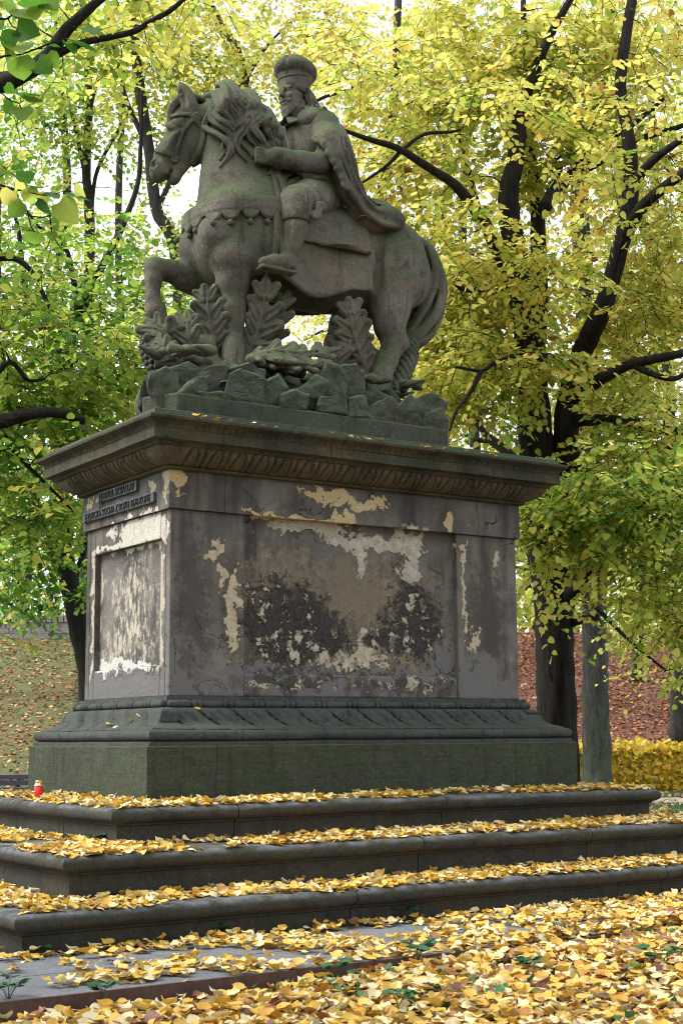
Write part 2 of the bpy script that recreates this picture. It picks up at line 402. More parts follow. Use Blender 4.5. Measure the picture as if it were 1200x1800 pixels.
        top = maxof([blob((.45, 2.56), (.40, .13), .30), blob((.17, 2.52), (.09, .16), .3), blob((.95, 2.60), (.10, .05), .3), blob((.75, 2.47), (.5, .025), .2), blob((1.22, 2.48), (.08, .03), .3)])
        loss.append(t.ramp(top, .0, .05)); c = t.mix(t.ramp(top, .0, .05), c, t.mix(t.ramp(w2, .38, .62), (.46, .43, .38), (.58, .54, .45)))
        c = t.mix(t.ramp(maxof([blob((.14, 2.0), (.05, .6), .25), blob((1.26, 2.0), (.035, .55), .3)]), .05, .12), c, (.42, .36, .28))
        body = maxof([blob((.66, 1.98), (.46, .40), .45), blob((.85, 1.75), (.4, .22), .5)])
        scr = t.noise(1, 5, .75, v=t.map(t.co, (14, 24, 10), (0, 0, 0)))
        c = t.mix(t.math('MULTIPLY', t.ramp(body, .0, .5), t.ramp(scr, .44, .58)), c, (.47, .42, .33))
        low = maxof([blob((.72, 1.585), (.52, .07), .35), blob((1.12, 1.60), (.14, .06), .4)])
        loss.append(t.ramp(low, .05, .12)); c = t.mix(t.ramp(low, .05, .12), c, (.52, .50, .46))
        cem = maxof([blob((.7, 1.42), (.9, .15), .22), blob((.03, 1.7), (.09, .45), .2)])
        c = t.mix(t.ramp(cem, .05, .1), c, cement)
        fr = maxof([blob((.25, 2.84), (.05, .05), .35), blob((1.12, 2.86), (.10, .022), .35), blob((1.30, 2.88), (.06, .03), .35), blob((.02, 2.83), (.04, .1), .3)])
        c = t.mix(t.ramp(fr, .02, .07), c, (.40, .34, .24))
    cv = t.new('ShaderNodeTexVoronoi', feature='DISTANCE_TO_EDGE'); t.L.new(P, cv.inputs['Vector']); cv.inputs['Scale'].default_value = 3.4
    crack = t.math('MULTIPLY', t.ramp(cv.outputs['Distance'], .011, .003), t.ramp(t.noise(2.1, 3, .5, off=(5, 9, 9)), .57, .64))
    c = t.mix(t.math('MULTIPLY', crack, .6), c, (.022, .020, .018)); loss.append(crack)
    c = t.mix(t.ramp(fine, .35, .7, 0, .3), c, (.05, .045, .042))
    nb = t.bump(t.math('ADD', t.math('MULTIPLY', fine, .3), t.math('ADD', w2, t.math('MULTIPLY', chips, 1.2))), .6, .014)
    nb = t.bump(t.math('SUBTRACT', 1.0, maxof(loss)), 1.0, .032, nb)
    return t.end(c, nb)
PL_LONG = plaster('crusted_plaster_long', 'long'); PL_SHORT = plaster('crusted_plaster_short', 'short')

def simple(name, a, b, scale=20, rough=.6, bump=.3, metal=0.0):
    t = NT(name, rough); n = t.noise(scale, 4, .6); t.b.inputs['Metallic'].default_value = metal
    return t.end(t.mix(t.ramp(n, .3, .7), a, b), t.bump(n, bump, .004))
PLAQUE = simple('plaque_bronze', (.062, .067, .074), (.11, .116, .125), 30, .55, .3)
LETTER = simple('plaque_letter', (.012, .012, .013), (.025, .025, .027), 40, .5, .2)
LANTERN_RED = simple('lantern_red_plastic', (.62, .012, .008), (.75, .02, .012), 30, .28, .05)
LANTERN_RED.node_tree.nodes['Principled BSDF'].inputs['Specular IOR Level'].default_value = .6
LANTERN_LID = simple('lantern_gold_lid', (.55, .42, .20), (.7, .6, .38), 60, .35, .1, .8)
BENCH = simple('bench_paint', (.030, .024, .040), (.055, .045, .065), 25, .5, .2)
EDGE = simple('rusted_edging', (.055, .030, .024), (.105, .058, .045), 22, .8, .4)
SLAB = sandstone('paving_stone', (.125, .125, .138), (.185, .185, .20), (.07, .07, .075), (.15, .16, .12), .25, streak=.0, grain=120)
WALL = sandstone('far_wall_stone', (.23, .20, .20), (.36, .32, .31), (.12, .10, .11), (.16, .17, .12), .3)

def bark(name, dark, light, moss, moss_amt, sc=1.0):
    t = NT(name); co = t.map(t.co, (11*sc, 11*sc, 1.6*sc)); n = t.noise(1.5, 6, .7, v=co, dist=.6); f = t.noise(50, 4, .6)
    c = t.mix(t.ramp(n, .36, .66), dark, light)
    mm = t.math('ADD', t.noise(5.5, 5, .7), t.math('MULTIPLY', t.ramp(t.sep(t.co)[2], 0, 4.0, .07, -.12), 1.0))
    c = t.mix(t.ramp(mm, .48, .60, 0, moss_amt), c, moss)
    return t.end(c, t.bump(t.math('ADD', n, t.math('MULTIPLY', f, .3)), 1.0, .06))
BARK = bark('dark_bark', (.010, .008, .007), (.034, .027, .022), (.03, .036, .018), .25)
BARK_GREY = bark('grey_bark', (.020, .019, .017), (.085, .080, .070), (.045, .075, .035), .85, .9)
BARK_FAR = bark('far_bark', (.022, .020, .018), (.060, .053, .047), (.07, .08, .05), .4)

def leafmat(name, stops, trans=.5, rough=.55, attr='tint'):
    """thin leaf: colour from a per-leaf number, light passes through"""
    t = NT(name, rough)
    a = t.new('ShaderNodeAttribute'); a.attribute_name = attr
    c = t.cramp(t.math('ADD', a.outputs['Fac'], t.math('MULTIPLY', t.math('SUBTRACT', t.noise(40, 3, .6), .5), .12)), stops)
    t.set(t.b.inputs['Base Color'], c); t.b.inputs['Specular IOR Level'].default_value = .35
    tr = t.new('ShaderNodeBsdfTranslucent'); t.L.new(c, tr.inputs['Color'])
    mx = t.new('ShaderNodeMixShader'); mx.inputs[0].default_value = trans
    t.L.new(t.b.outputs[0], mx.inputs[1]); t.L.new(tr.outputs[0], mx.inputs[2]); t.L.new(mx.outputs[0], t.out.inputs['Surface'])
    return t.m
# tint 0 deep green .. .5 yellow-green .. 1 gold/brown
AUTUMN = [(0, (.024, .095, .016)), (.25, (.075, .20, .020)), (.45, (.29, .41, .055)), (.62, (.62, .60, .125)), (.82, (.74, .62, .145)), (.95, (.60, .34, .05)), (1.0, (.26, .12, .04))]
LEAF = leafmat('linden_leaf', AUTUMN, .66)
FALLEN = leafmat('fallen_leaf', [(0, (.58, .49, .29)), (.22, (.66, .55, .29)), (.38, (.60, .41, .085)), (.62, (.55, .32, .035)), (.80, (.44, .20, .03)), (.90, (.22, .085, .04)), (1.0, (.12, .05, .03))], .15, .45)
REDLEAF = leafmat('brown_litter', [(0, (.50, .38, .20)), (.3, (.40, .22, .06)), (.6, (.28, .10, .045)), (1.0, (.14, .045, .03))], .1, .6)
HEDGE = leafmat('hedge_leaf', [(0, (.20, .20, .03)), (.3, (.52, .40, .03)), (.7, (.60, .38, .025)), (1.0, (.38, .18, .03))], .3)
HERB = leafmat('herb_leaf', [(0, (.02, .07, .03)), (.5, (.035, .12, .045)), (1.0, (.07, .19, .05))], .25)

def soil():
    t = NT('earth')
    n = t.noise(3, 6, .65); f = t.noise(38, 4, .6)
    c = t.mix(t.ramp(n, .35, .65), (.040, .030, .020), (.085, .066, .038))
    return t.end(t.mix(t.ramp(f, .4, .65, 0, .5), c, (.05, .06, .02)), t.bump(f, .6, .02))
SOIL = soil()
def ground_mat():
    """park ground: turf near the monument, leaf-strewn turf and red-brown litter on the far bank"""
    t = NT('park_ground'); P = t.co; d = t.sep(t.map(P))
    n = t.noise(.35, 5, .6); m = t.noise(2.5, 5, .65); f = t.noise(24, 5, .75); g = t.noise(60, 3, .6)
    turf = t.mix(t.ramp(m, .35, .65), (.032, .060, .016), (.062, .095, .026))
    bankturf = t.mix(t.ramp(m, .35, .65), (.034, .036, .014), (.060, .064, .024))
    soil_ = t.mix(t.ramp(m, .35, .65), (.040, .030, .020), (.085, .066, .038))
    lit = t.cramp(t.math('ADD', t.math('MULTIPLY', f, .7), t.math('MULTIPLY', g, .3)), [(0, (.030, .022, .010)), (.40, (.075, .046, .020)), (.55, (.17, .092, .036)), (.66, (.28, .17, .07)), (1, (.4, .28, .14))])
    red = t.cramp(t.math('ADD', t.math('MULTIPLY', f, .7), t.math('MULTIPLY', g, .3)), [(0, (.025, .012, .010)), (.42, (.070, .028, .020)), (.58, (.14, .056, .034)), (.7, (.22, .10, .06)), (1, (.32, .2, .12))])
    zz = d[2]
    slope = t.ramp(zz, .15, .5)
    # the right-hand bank lies under beech litter
    rt_ = t.math('ADD', t.math('MULTIPLY', d[0], .83), t.math('MULTIPLY', d[1], -.55))
    c = t.mix(t.math('MULTIPLY', slope, t.ramp(t.math('ADD', m, t.math('MULTIPLY', n, .8)), .72, 1.0, .80, .15)), t.mix(t.ramp(f, .52, .66, 0, .5), turf, lit), t.mix(t.ramp(f, .36, .52), bankturf, lit))
    c = t.mix(t.math('MULTIPLY', slope, t.ramp(t.math('ADD', rt_, t.math('MULTIPLY', n, 4.0)), 3.5, 7.5)), c, red)
    c = t.mix(t.ramp(t.math('ADD', d[1], t.math('MULTIPLY', m, 1.5)), -1.2, .2, 1, 0), c, soil_)
    return t.end(c, t.bump(t.math('ADD', f, g), .4, .03))
GROUND = ground_mat()
GRAVEL = sandstone('path_gravel', (.34, .31, .27), (.45, .42, .37), (.22, .2, .17), (.3, .28, .2), .2, streak=0)
# ------------------------------------------------------------------ equestrian statue
from mathutils.bvhtree import BVHTree
def onY(px, py, Y):
    k = FW + RT*(px-600)/FOC - UP*(py-900)/FOC
    return CAM + k*((Y-CAM[1])/k[1])
YM = 0.70
statue = empty('equestrian_statue', (1.1, YM, 3.29))
tag(statue, 'weathered dark stone statue of a capped rider on a stallion atop the pedestal', 'statue')

# ---- horse
hx = np.array([-.831, .556, 0]); hn = np.array([-.556, -.831, 0])     # head: forward, towards its left cheek
HP0 = np.array([.72, .74, 0])
def HD(s, z, t=0.0): return HP0+hx*s+hn*t+np.array([0, 0, z])
HROT = np.stack([hx, hn, np.array([0, 0, 1.0])], 1)
def make_horse():
    S = Sculpt((.1, .12, 3.7), (2.95, 1.3, 6.3), .0125)
    A = lambda x, y, z: np.array([x, YM+y, z])
    S.ell(A(.90, 0, 4.92), (.38, .36, .42), k=.1)
    S.ell(A(1.6, 0, 4.93), (.85, .36, .44), k=.15)
    S.ell(A(2.20, 0, 5.0), (.42, .39, .40), k=.15)
    for sd in (-1, 1):
        S.ell(A(.76, sd*.16, 4.88), (.27, .18, .26), k=.06)          # breast muscles
        S.ell(A(1.03, sd*.25, 4.98), (.25, .14, .36), k=.12)         # shoulders
        S.ell(A(2.25, sd*.23, 4.85), (.29, .19, .36), axes((.25, 0, 1), (0, 1, 0)), k=.1)
        S.ell(A(2.35, sd*.20, 5.03), (.2, .2, .27), k=.1)
    # neck
    S.ell(A(1.0, 0, 5.17), (.40, .30, .40), k=.14)
    S.ell(A(.98, 0, 5.45), (.38, .25, .34), k=.12)
    S.ell(A(.93, .01, 5.74), (.31, .19, .30), k=.1)
    S.ell(A(.80, .03, 5.97), (.20, .13, .15), k=.08)
    # windpipe hollow and collar bone dents
    S.cone(A(.60, -.19, 5.50), A(.66, -.28, 5.2), .02, .03, k=.12, op='cut')
    S.ell(A(.74, -.20, 5.16), (.12, .1, .1), k=.1)
    # head
    S.ell(HD(.19, 5.92), (.16, .10, .145), HROT, k=.06)
    S.ell(HD(.175, 5.74), (.135, .098, .165), HROT, k=.06)
    S.cone(HD(.25, 5.87), HD(.375, 5.64), .105, .082, k=.05, flat=(hn, .82))
    S.cone(HD(.375, 5.64), HD(.415, 5.52), .082, .078, k=.05, flat=(hn, .85))
    S.ell(HD(.425, 5.475), (.066, .064, .066), HROT, k=.06)
    S.cone(HD(.20, 5.64), HD(.30, 5.47), .075, .05, k=.05, flat=(hn, .75))
    S.ell(HD(.318, 5.44), (.05, .048, .052), HROT, k=.03)
    for u in np.linspace(0, 1, 7):
        c = HD(.33, 5.50)*(1-u)+HD(.385, 5.40)*u
        S.cone(c+hn*.12, c-hn*.12, .012+.016*u, .012+.016*u, k=.012, op='cut')
    for sd in (1, -1):
        S.ell(HD(.30, 5.835, .115*sd), (.055, .045, .042), HROT, k=.02, op='cut')
        S.chain([HD(.345, 5.83, .075*sd), HD(.31, 5.868, .09*sd), HD(.26, 5.845, .095*sd)], [.012, .016, .012], k=.012)
        S.ell(HD(.298, 5.83, .082*sd), (.034, .028, .028), HROT, k=.006)
        S.cone(HD(.36, 5.86, .06*sd), HD(.25, 5.885, .088*sd), .022, .018, k=.02)
        S.cone(HD(.26, 5.795, .09*sd), HD(.37, 5.72, .07*sd), .014, .012, k=.02)
        S.cone(HD(.28, 5.78, .085*sd), HD(.385, 5.63, .066*sd), .022, .012, k=.03)
        S.ell(HD(.455, 5.54, .052*sd), (.036, .026, .044), HROT, k=.04)
        S.ell(HD(.468, 5.535, .078*sd), (.024, .036, .034), HROT, k=.010, op='cut')
        S.cone(HD(.40, 5.56, .075*sd), HD(.36, 5.47, .06*sd), .016, .02, k=.02)
        # ears
        e = axes(HD(.245, 6.17)-HD(.17, 5.99), hn)
        S.ell(HD(.20, 6.06, .085*sd), (.15, .04, .068), e, k=.03)
        S.cone(HD(.235, 6.15, .09*sd), HD(.265, 6.215, .08*sd), .024, .008, k=.02)
        S.ell(HD(.235, 6.07, .125*sd), (.09, .034, .028), e, k=.012, op='cut')
    # near foreleg (standing)
    S.chain([A(.88, -.20, 4.86), A(.76, -.20, 4.74), A(.76, -.20, 4.52), A(.765, -.20, 4.385), A(.76, -.2, 4.315), A(.775, -.2, 4.22), A(.775, -.2, 4.06), A(.77, -.2, 4.0), A(.762, -.2, 3.92), A(.75, -.2, 3.80)],
            [.18, .165, .122, .094, .098, .075, .07, .084, .08, .11], k=.032)
    S.cone(A(.86, -.22, 4.66), A(.84, -.2, 4.60), .05, .04, k=.05)
    S.cone(A(.70, -.24, 4.33), A(.70, -.16, 4.33), .035, .035, k=.03)
    S.cone(A(.70, -.22, 4.66), A(.735, -.22, 4.42), .05, .035, k=.05)
    # off foreleg (lifted)
    S.chain([A(.90, .22, 4.80), A(.62, .22, 4.68), A(.40, .22, 4.685), A(.305, .22, 4.69), A(.298, .22, 4.60), A(.292, .22, 4.43), A(.318, .22, 4.35), A(.36, .22, 4.27), A(.40, .22, 4.20)],
            [.19, .118, .082, .078, .064, .055, .076, .062, .072], k=.03)
    S.cone(A(.55, .22, 4.62), A(.75, .22, 4.60), .07, .1, k=.06)
    # near hind leg
    S.chain([A(2.24, -.22, 4.72), A(2.20, -.25, 4.52), A(2.185, -.27, 4.38), A(2.225, -.28, 4.26), A(2.12, -.30, 4.07), A(2.05, -.32, 3.95), A(2.01, -.34, 3.87), A(1.985, -.36, 3.70)],
            [.22, .16, .12, .098, .086, .090, .084, .10], k=.045)
    S.cone(A(2.22, -.26, 4.42), A(2.315, -.28, 4.25), .055, .05, k=.035)
    # off hind leg
    S.chain([A(2.24, .22, 4.75), A(2.08, .22, 4.5), A(1.99, .22, 4.32), A(1.95, .22, 4.1), A(1.94, .22, 3.8)], [.22, .13, .1, .085, .1], k=.05)
    # belly muscle line, flank, buttock cleft
    S.cone(A(2.02, -.37, 5.05), A(2.04, -.32, 4.7), .02, .03, k=.08, op='cut')
    S.cone(A(.47, 0, 5.05), A(.50, 0, 4.68), .015, .02, k=.06, op='cut')
    S.ell(A(.73, -.21, 4.72), (.155, .15, .15), k=.03)
    return S.mesh('horse_body')
horse_me = make_horse()
horse = link('horse', horse_me, STONE, statue)
_bm = BVHTree.FromPolygons([v.co[:] for v in horse_me.vertices], [p.vertices[:] for p in horse_me.polygons])
def cast(o, d, tree=_bm, far=3.0):
    h = tree.ray_cast(Vector(o), Vector(d).normalized(), far)
    return (np.array(h[0]), np.array(h[1])) if h[0] is not None else (None, None)
def near(p, tree=_bm):
    h = tree.find_nearest(Vector(p)); return np.array(h[0]), np.array(h[1])
def out_dir(p, q):
    d = np.asarray(p)-np.asarray(q); return d/(np.linalg.norm(d)+1e-9)
def hug(P, off, tree=_bm, axis=None):
    """pull points onto a carved surface, off metres proud of it; axis: points from which rays are sent back"""
    o = []
    for p in P:
        q, n = near(p, tree); o.append(q+n*off)
    return np.array(o)
def strip(B, P, N, w, t):
    """flat strap along P (normals N) width w, thickness t"""
    P = np.asarray(P); T = np.gradient(P, axis=0); T /= np.linalg.norm(T, axis=1)[:, None]+1e-9
    V = []
    for p, n, tt in zip(P, N, T):
        b = np.cross(n, tt); b /= np.linalg.norm(b)+1e-9
        V += [p-b*w/2, p-b*w/2+n*t, p-b*w/4+n*t*1.25, p+b*w/4+n*t*1.25, p+b*w/2+n*t, p+b*w/2]
    m = len(P); F = [(i*6+k, i*6+(k+1) % 6, i*6+6+(k+1) % 6, i*6+6+k) for i in range(m-1) for k in range(6)]
    F += [(5, 4, 3, 2, 1, 0), tuple((m-1)*6+k for k in range(6))]
    B.add(V, F)
def disc(B, c, n, r, t, seg=14, sx=1.0, half=False):
    n = np.array(n, float); n /= np.linalg.norm(n); a = np.cross(n, (0, 0, 1)); a /= np.linalg.norm(a); b = np.cross(a, n)
    th = np.linspace(math.pi, 2*math.pi, seg) if half else np.linspace(0, 2*math.pi, seg, endpoint=False)
    ring = [np.array(c)+sx*r*math.cos(x)*a+r*math.sin(x)*b for x in th]
    ring2 = [np.array(c)+sx*r*.8*math.cos(x)*a+r*.8*math.sin(x)*b+n*t for x in th]
    k = len(ring); V = [p-n*.02 for p in ring]+[p+n*t*.6 for p in ring]+ring2
    F = [(i, (i+1) % k, k+(i+1) % k, k+i) for i in range(k)]+[(k+i, k+(i+1) % k, 2*k+(i+1) % k, 2*k+i) for i in range(k)]+[tuple(range(2*k, 3*k))]
    B.add(V, F)
def ball(B, c, r, n=8):
    prof = [(r*math.sin(a), -r*math.cos(a)) for a in np.linspace(.15, math.pi-.15, 6)]
    B.lathe(prof, c, n)

# breast collar with hanging scallops and beads, oval medallion on the far shoulder
def collar():
    B = MB(); P = []; N = []; ang = np.linspace(-100, 112, 44)
    for a in ang:
        z = 5.10+.04*math.sin(R(abs(a)))**2-.03*math.cos(R(a))
        d = np.array([-math.cos(R(a)), math.sin(R(a)), 0]); o = np.array([.98, YM, z])+d*1.5
        q, n = cast(o, -d)
        if q is None: continue
        n = n*np.array([1, 1, .2]); n /= np.linalg.norm(n)
        P.append(q+n*.010); N.append(n)
    strip(B, P, N, .125, .034); B.build('breast_strap', STONE, horse, smooth=False)
    L = np.concatenate([[0], np.cumsum(np.linalg.norm(np.diff(P, axis=0), axis=1))])
    for k, dist in enumerate(np.arange(.07, L[-1]-.04, .142)):
        i = int(np.searchsorted(L, dist)); p = P[min(i, len(P)-1)]; n = N[min(i, len(P)-1)]
        q, n2 = near(p-np.array([0, 0, .075])+n*.02); B = MB()
        disc(B, p-np.array([0, 0, .055])+n*.014, n, .068, .026, 12, half=True)
        q, n2 = near(p-np.array([0, 0, .145])+n*.03)
        ball(B, q+n2*.012, .025); B.build('scallop', STONE, horse)
    B = MB(); i = int(np.searchsorted(ang, 47)); i = min(i, len(P)-2)
    p, n = P[i], N[i]; disc(B, p+n*.03-np.array([0, 0, .02]), n+np.array([-.1, -.5, 0]), .115, .03, 20, sx=.75); disc(B, p+n*.056-np.array([0, 0, .02]), n+np.array([-.1, -.5, 0]), .088, .012, 20, sx=.72)
    B.build('medallion', STONE, horse)
collar()

# bridle
def bridle():
    B = MB()
    for sd in (1, -1):
        def hp(pts, w=.032, t=.014):
            P = []; N = []
            for (s_, z) in spline([(a, b, 0) for a, b in pts], 5)[:, :2]:
                q, n = cast(HD(s_, z, .5*sd), -hn*sd)
                if q is not None: P.append(q); N.append(n)
            if len(P) > 2: strip(B, P, N, w, t)
        hp([(.445, 5.655), (.38, 5.63), (.29, 5.595)], .04)
        hp([(.14, 5.90), (.075, 5.80), (.085, 5.68), (.16, 5.56)], .042)
        hp([(.15, 5.90), (.22, 5.80), (.26, 5.70), (.30, 5.60)], .03)
        hp([(.33, 5.93), (.22, 5.93), (.14, 5.92)], .03)
        for s_, z, r in ((.13, 5.905, .042), (.30, 5.585, .036)):
            q, n = cast(HD(s_, z, .5*sd), -hn*sd)
            if q is not None: disc(B, q, n, r, .022, 12)
    B.build('bridle', STONE, horse)
bridle()

def strands(B, C, spread, n, r, seed, twist=0.6, lateral=None, k=.006):
    """a carved lock: n strands wound along the centre line C, melted into the sculpt B"""
    rr = random.Random(seed); C = np.asarray(C); m = len(C)
    T = np.gradient(C, axis=0); T /= np.linalg.norm(T, axis=1)[:, None]+1e-9
    a0 = np.array(lateral if lateral is not None else (0, 1, 0), float)
    for j in range(n):
        ph = 2*math.pi*j/n+rr.uniform(-.3, .3); q = rr.uniform(.6, 1.0); P = []; rad = []
        for i in range(m):
            u = i/(m-1); a = a0-T[i]*(a0 @ T[i]); a /= np.linalg.norm(a)+1e-9; b = np.cross(T[i], a)
            sp = spread*q*math.sin(math.pi*min(.96, .2+u*.78))**.6; t = ph+twist*u*2
            P.append(C[i]+sp*(math.cos(t)*a+.55*math.sin(t)*b)); rad.append(r*max(.25, (math.sin(math.pi*min(.95, .28+u*.68)))**.7))
        B.chain(P, rad, k=k)

def mane():
    crest = spline([(.64, .76, 6.09), (.73, .73, 6.125), (.86, .72, 6.12), (1.04, .71, 6.02), (1.19, .70, 5.86), (1.29, .70, 5.67), (1.33, .70, 5.46)], 6)
    B = Sculpt((.1, .25, 5.05), (1.55, 1.1, 6.35), .0070); rr = random.Random(5)
    B.chain(crest, [.035]*len(crest), k=.02)
    K = 14
    for j in range(K):
        u = j/(K-1); c = crest[int(u*(len(crest)-1))]
        for row in range(3):
            L = ((.56+.12*rr.random())*(1-.3*u), (.40+.08*rr.random())*(1-.2*u), (.26+.05*rr.random()))[row]
            ph = j*.9+row*.5+rr.uniform(-.35, .35); pts = []; n = 16
            x = c[0]+rr.uniform(-.02, .02)+(0, .04, .07)[row]
            for i in range(n):
                v = i/(n-1)
                z = c[2]-L*v**1.15
                xx = x+(.10-.22*u)*v*.6+(.055, .062, .05)[row]*math.sin(ph+v*(9.5, 8.0, 6.5)[row])*min(1, .2+v*1.4)-.02*v
                q, nn = cast((xx, -.8, z), (0, 1, 0), far=1.6)
                yy = q[1] if (q is not None and q[1] < c[1]+.02) else c[1]-.02
                lift = (.035, .075, .125)[row]*math.sin(math.pi*min(.93, .15+.8*v))+.02*math.sin(ph*2+v*10)
                yt = min(c[1]-.02, yy)-max(.008, lift)
                w = min(1, v*2.4); yv = c[1]*(1-w)+yt*w
                if v < .42: z += (.03, .06, .085+.05*(j % 2))[row]*math.sin(v/.42*math.pi)
                pts.append((xx, yv, z))
            strands(B, spline(pts, 2), .033, 4, .0180, rr.random(), twist=.35, lateral=(1, 0, 0), k=.0015)
    for j in range(9):                                   # far side fringe seen over the crest
        u = j/8; c = crest[int(u*(len(crest)-1))]; pts = []
        for i in range(8):
            v = i/7; pts.append((c[0]+.06*math.sin(v*7+j), c[1]+.17*min(1, v*1.6)+.02, c[2]+.055*math.sin(min(1, v*2.5)*math.pi)-.42*v**1.3))
        strands(B, spline(pts, 2), .045, 3, .032, j+50, lateral=(1, 0, 0))
    for j in range(6):                                   # forelock
        t = (.05, .02, -.02, -.05, -.08, -.10)[j]; pts = [HD(.12, 6.09, t), HD(.21, 6.115, t*1.1), HD(.29, 6.06, t*1.2), HD(.345, 5.97-.01*j, t*1.15), HD(.335+.02*(j % 2), 5.88, t*1.25)]
        strands(B, spline(pts, 4), .03, 3, .024, j+90, lateral=hn)
    link('mane', B.mesh('mane', 0), STONE, horse)
mane()

def tail():
    B = Sculpt((2.25, .35, 4.05), (3.1, 1.05, 5.4), .010)
    C = spline([(2.50, .70, 5.18), (2.60, .70, 5.20), (2.71, .70, 5.10), (2.775, .70, 4.88), (2.74, .69, 4.66), (2.64, .67, 4.47), (2.53, .64, 4.36), (2.42, .63, 4.30)], 5)
    m = len(C); T = np.gradient(C, axis=0); T /= np.linalg.norm(T, axis=1)[:, None]
    for ring, (n, f) in enumerate(((19, 1.0), (8, .5))):
        for j in range(n):
            P = []; rad = []
            for i in range(m):
                u = i/(m-1); a = np.array([0, 1.0, 0]); b = np.cross(T[i], a); b /= np.linalg.norm(b)
                w = (.055+.085*math.sin(math.pi*min(1, u*1.05)**.8))*f; t = 2*math.pi*j/n+1.6*u+.25*math.sin(5*u+j*2.1)
                P.append(C[i]+w*(1.15*math.cos(t)*a+math.sin(t)*b)); rad.append(.029*(.55+.6*math.sin(math.pi*min(1, .1+u*.85))))
            B.chain(P, rad, k=.003)
    link('tail', B.mesh('tail', 0), STONE, horse)
tail()

# ---- saddle cloth, both flanks, two layers
def cloth(name, x0, x1, off, hem, seed, th=.028):
    nx, nv = 34, 26; V = []
    for i in range(nx):
        u = i/(nx-1); x = x0+(x1-x0)*u
        zh = hem(u)
        for j in range(2*nv+1):
            sd = -1 if j < nv else 1; v = abs(j-nv)/nv
            a = min(v/.62, 1.0)*math.pi/2*1.02; o = np.array([x, YM+sd*math.sin(a)*1.0, 4.93+math.cos(a)*1.0])
            d = np.array([0, -sd*math.sin(a), -math.cos(a)]); q, n = cast(o, d)
            if q is None or abs(q[1]-YM) > .46: q = np.array([x, YM+sd*.36*math.sin(a), 4.93+.44*math.cos(a)])
            p = q-d*off
            if v > .62:
                w = (v-.62)/.38; z = p[2]*(1-w)+zh*w
                p = np.array([x, p[1]+sd*(.004+.022*w*(1+math.sin(u*9+seed))), z])
            V.append(p+np.array([0, sd*.006*math.sin(u*13+v*4+seed), 0]))
    k = 2*nv+1; F = [(i*k+j, i*k+j+1, (i+1)*k+j+1, (i+1)*k+j) for i in range(nx-1) for j in range(k-1)]
    me = mesh(name, V, F, True); o = link(name, me, STONE_WARM, horse)
    so = o.modifiers.new('thickness', 'SOLIDIFY'); so.thickness = th; so.offset = 1.0
    return o
cloth('saddle_cloth', 1.05, 1.93, .02, lambda u: 4.575-.085*math.sin(math.pi*min(1, u*1.35))-.03*u*(1-u)*4+.035*u, 0.4)
cloth('saddle_flap', 1.10, 1.905, .055, lambda u: 4.925-.02*math.sin(u*6), 2.1, .022)
B = MB()
P = []; N = []
for a in np.linspace(-125, -35, 16):
    d = np.array([0, math.sin(R(a)), -math.cos(R(a))]); q, n = cast(np.array([1.02, YM, 4.93])-d*0+np.array([0, math.sin(R(a)), -math.cos(R(a))])*1.2, -d)
    if q is not None: P.append(q); N.append(n)
if len(P) > 3: strip(B, P, N, .06, .03); B.build('girth', STONE, horse)

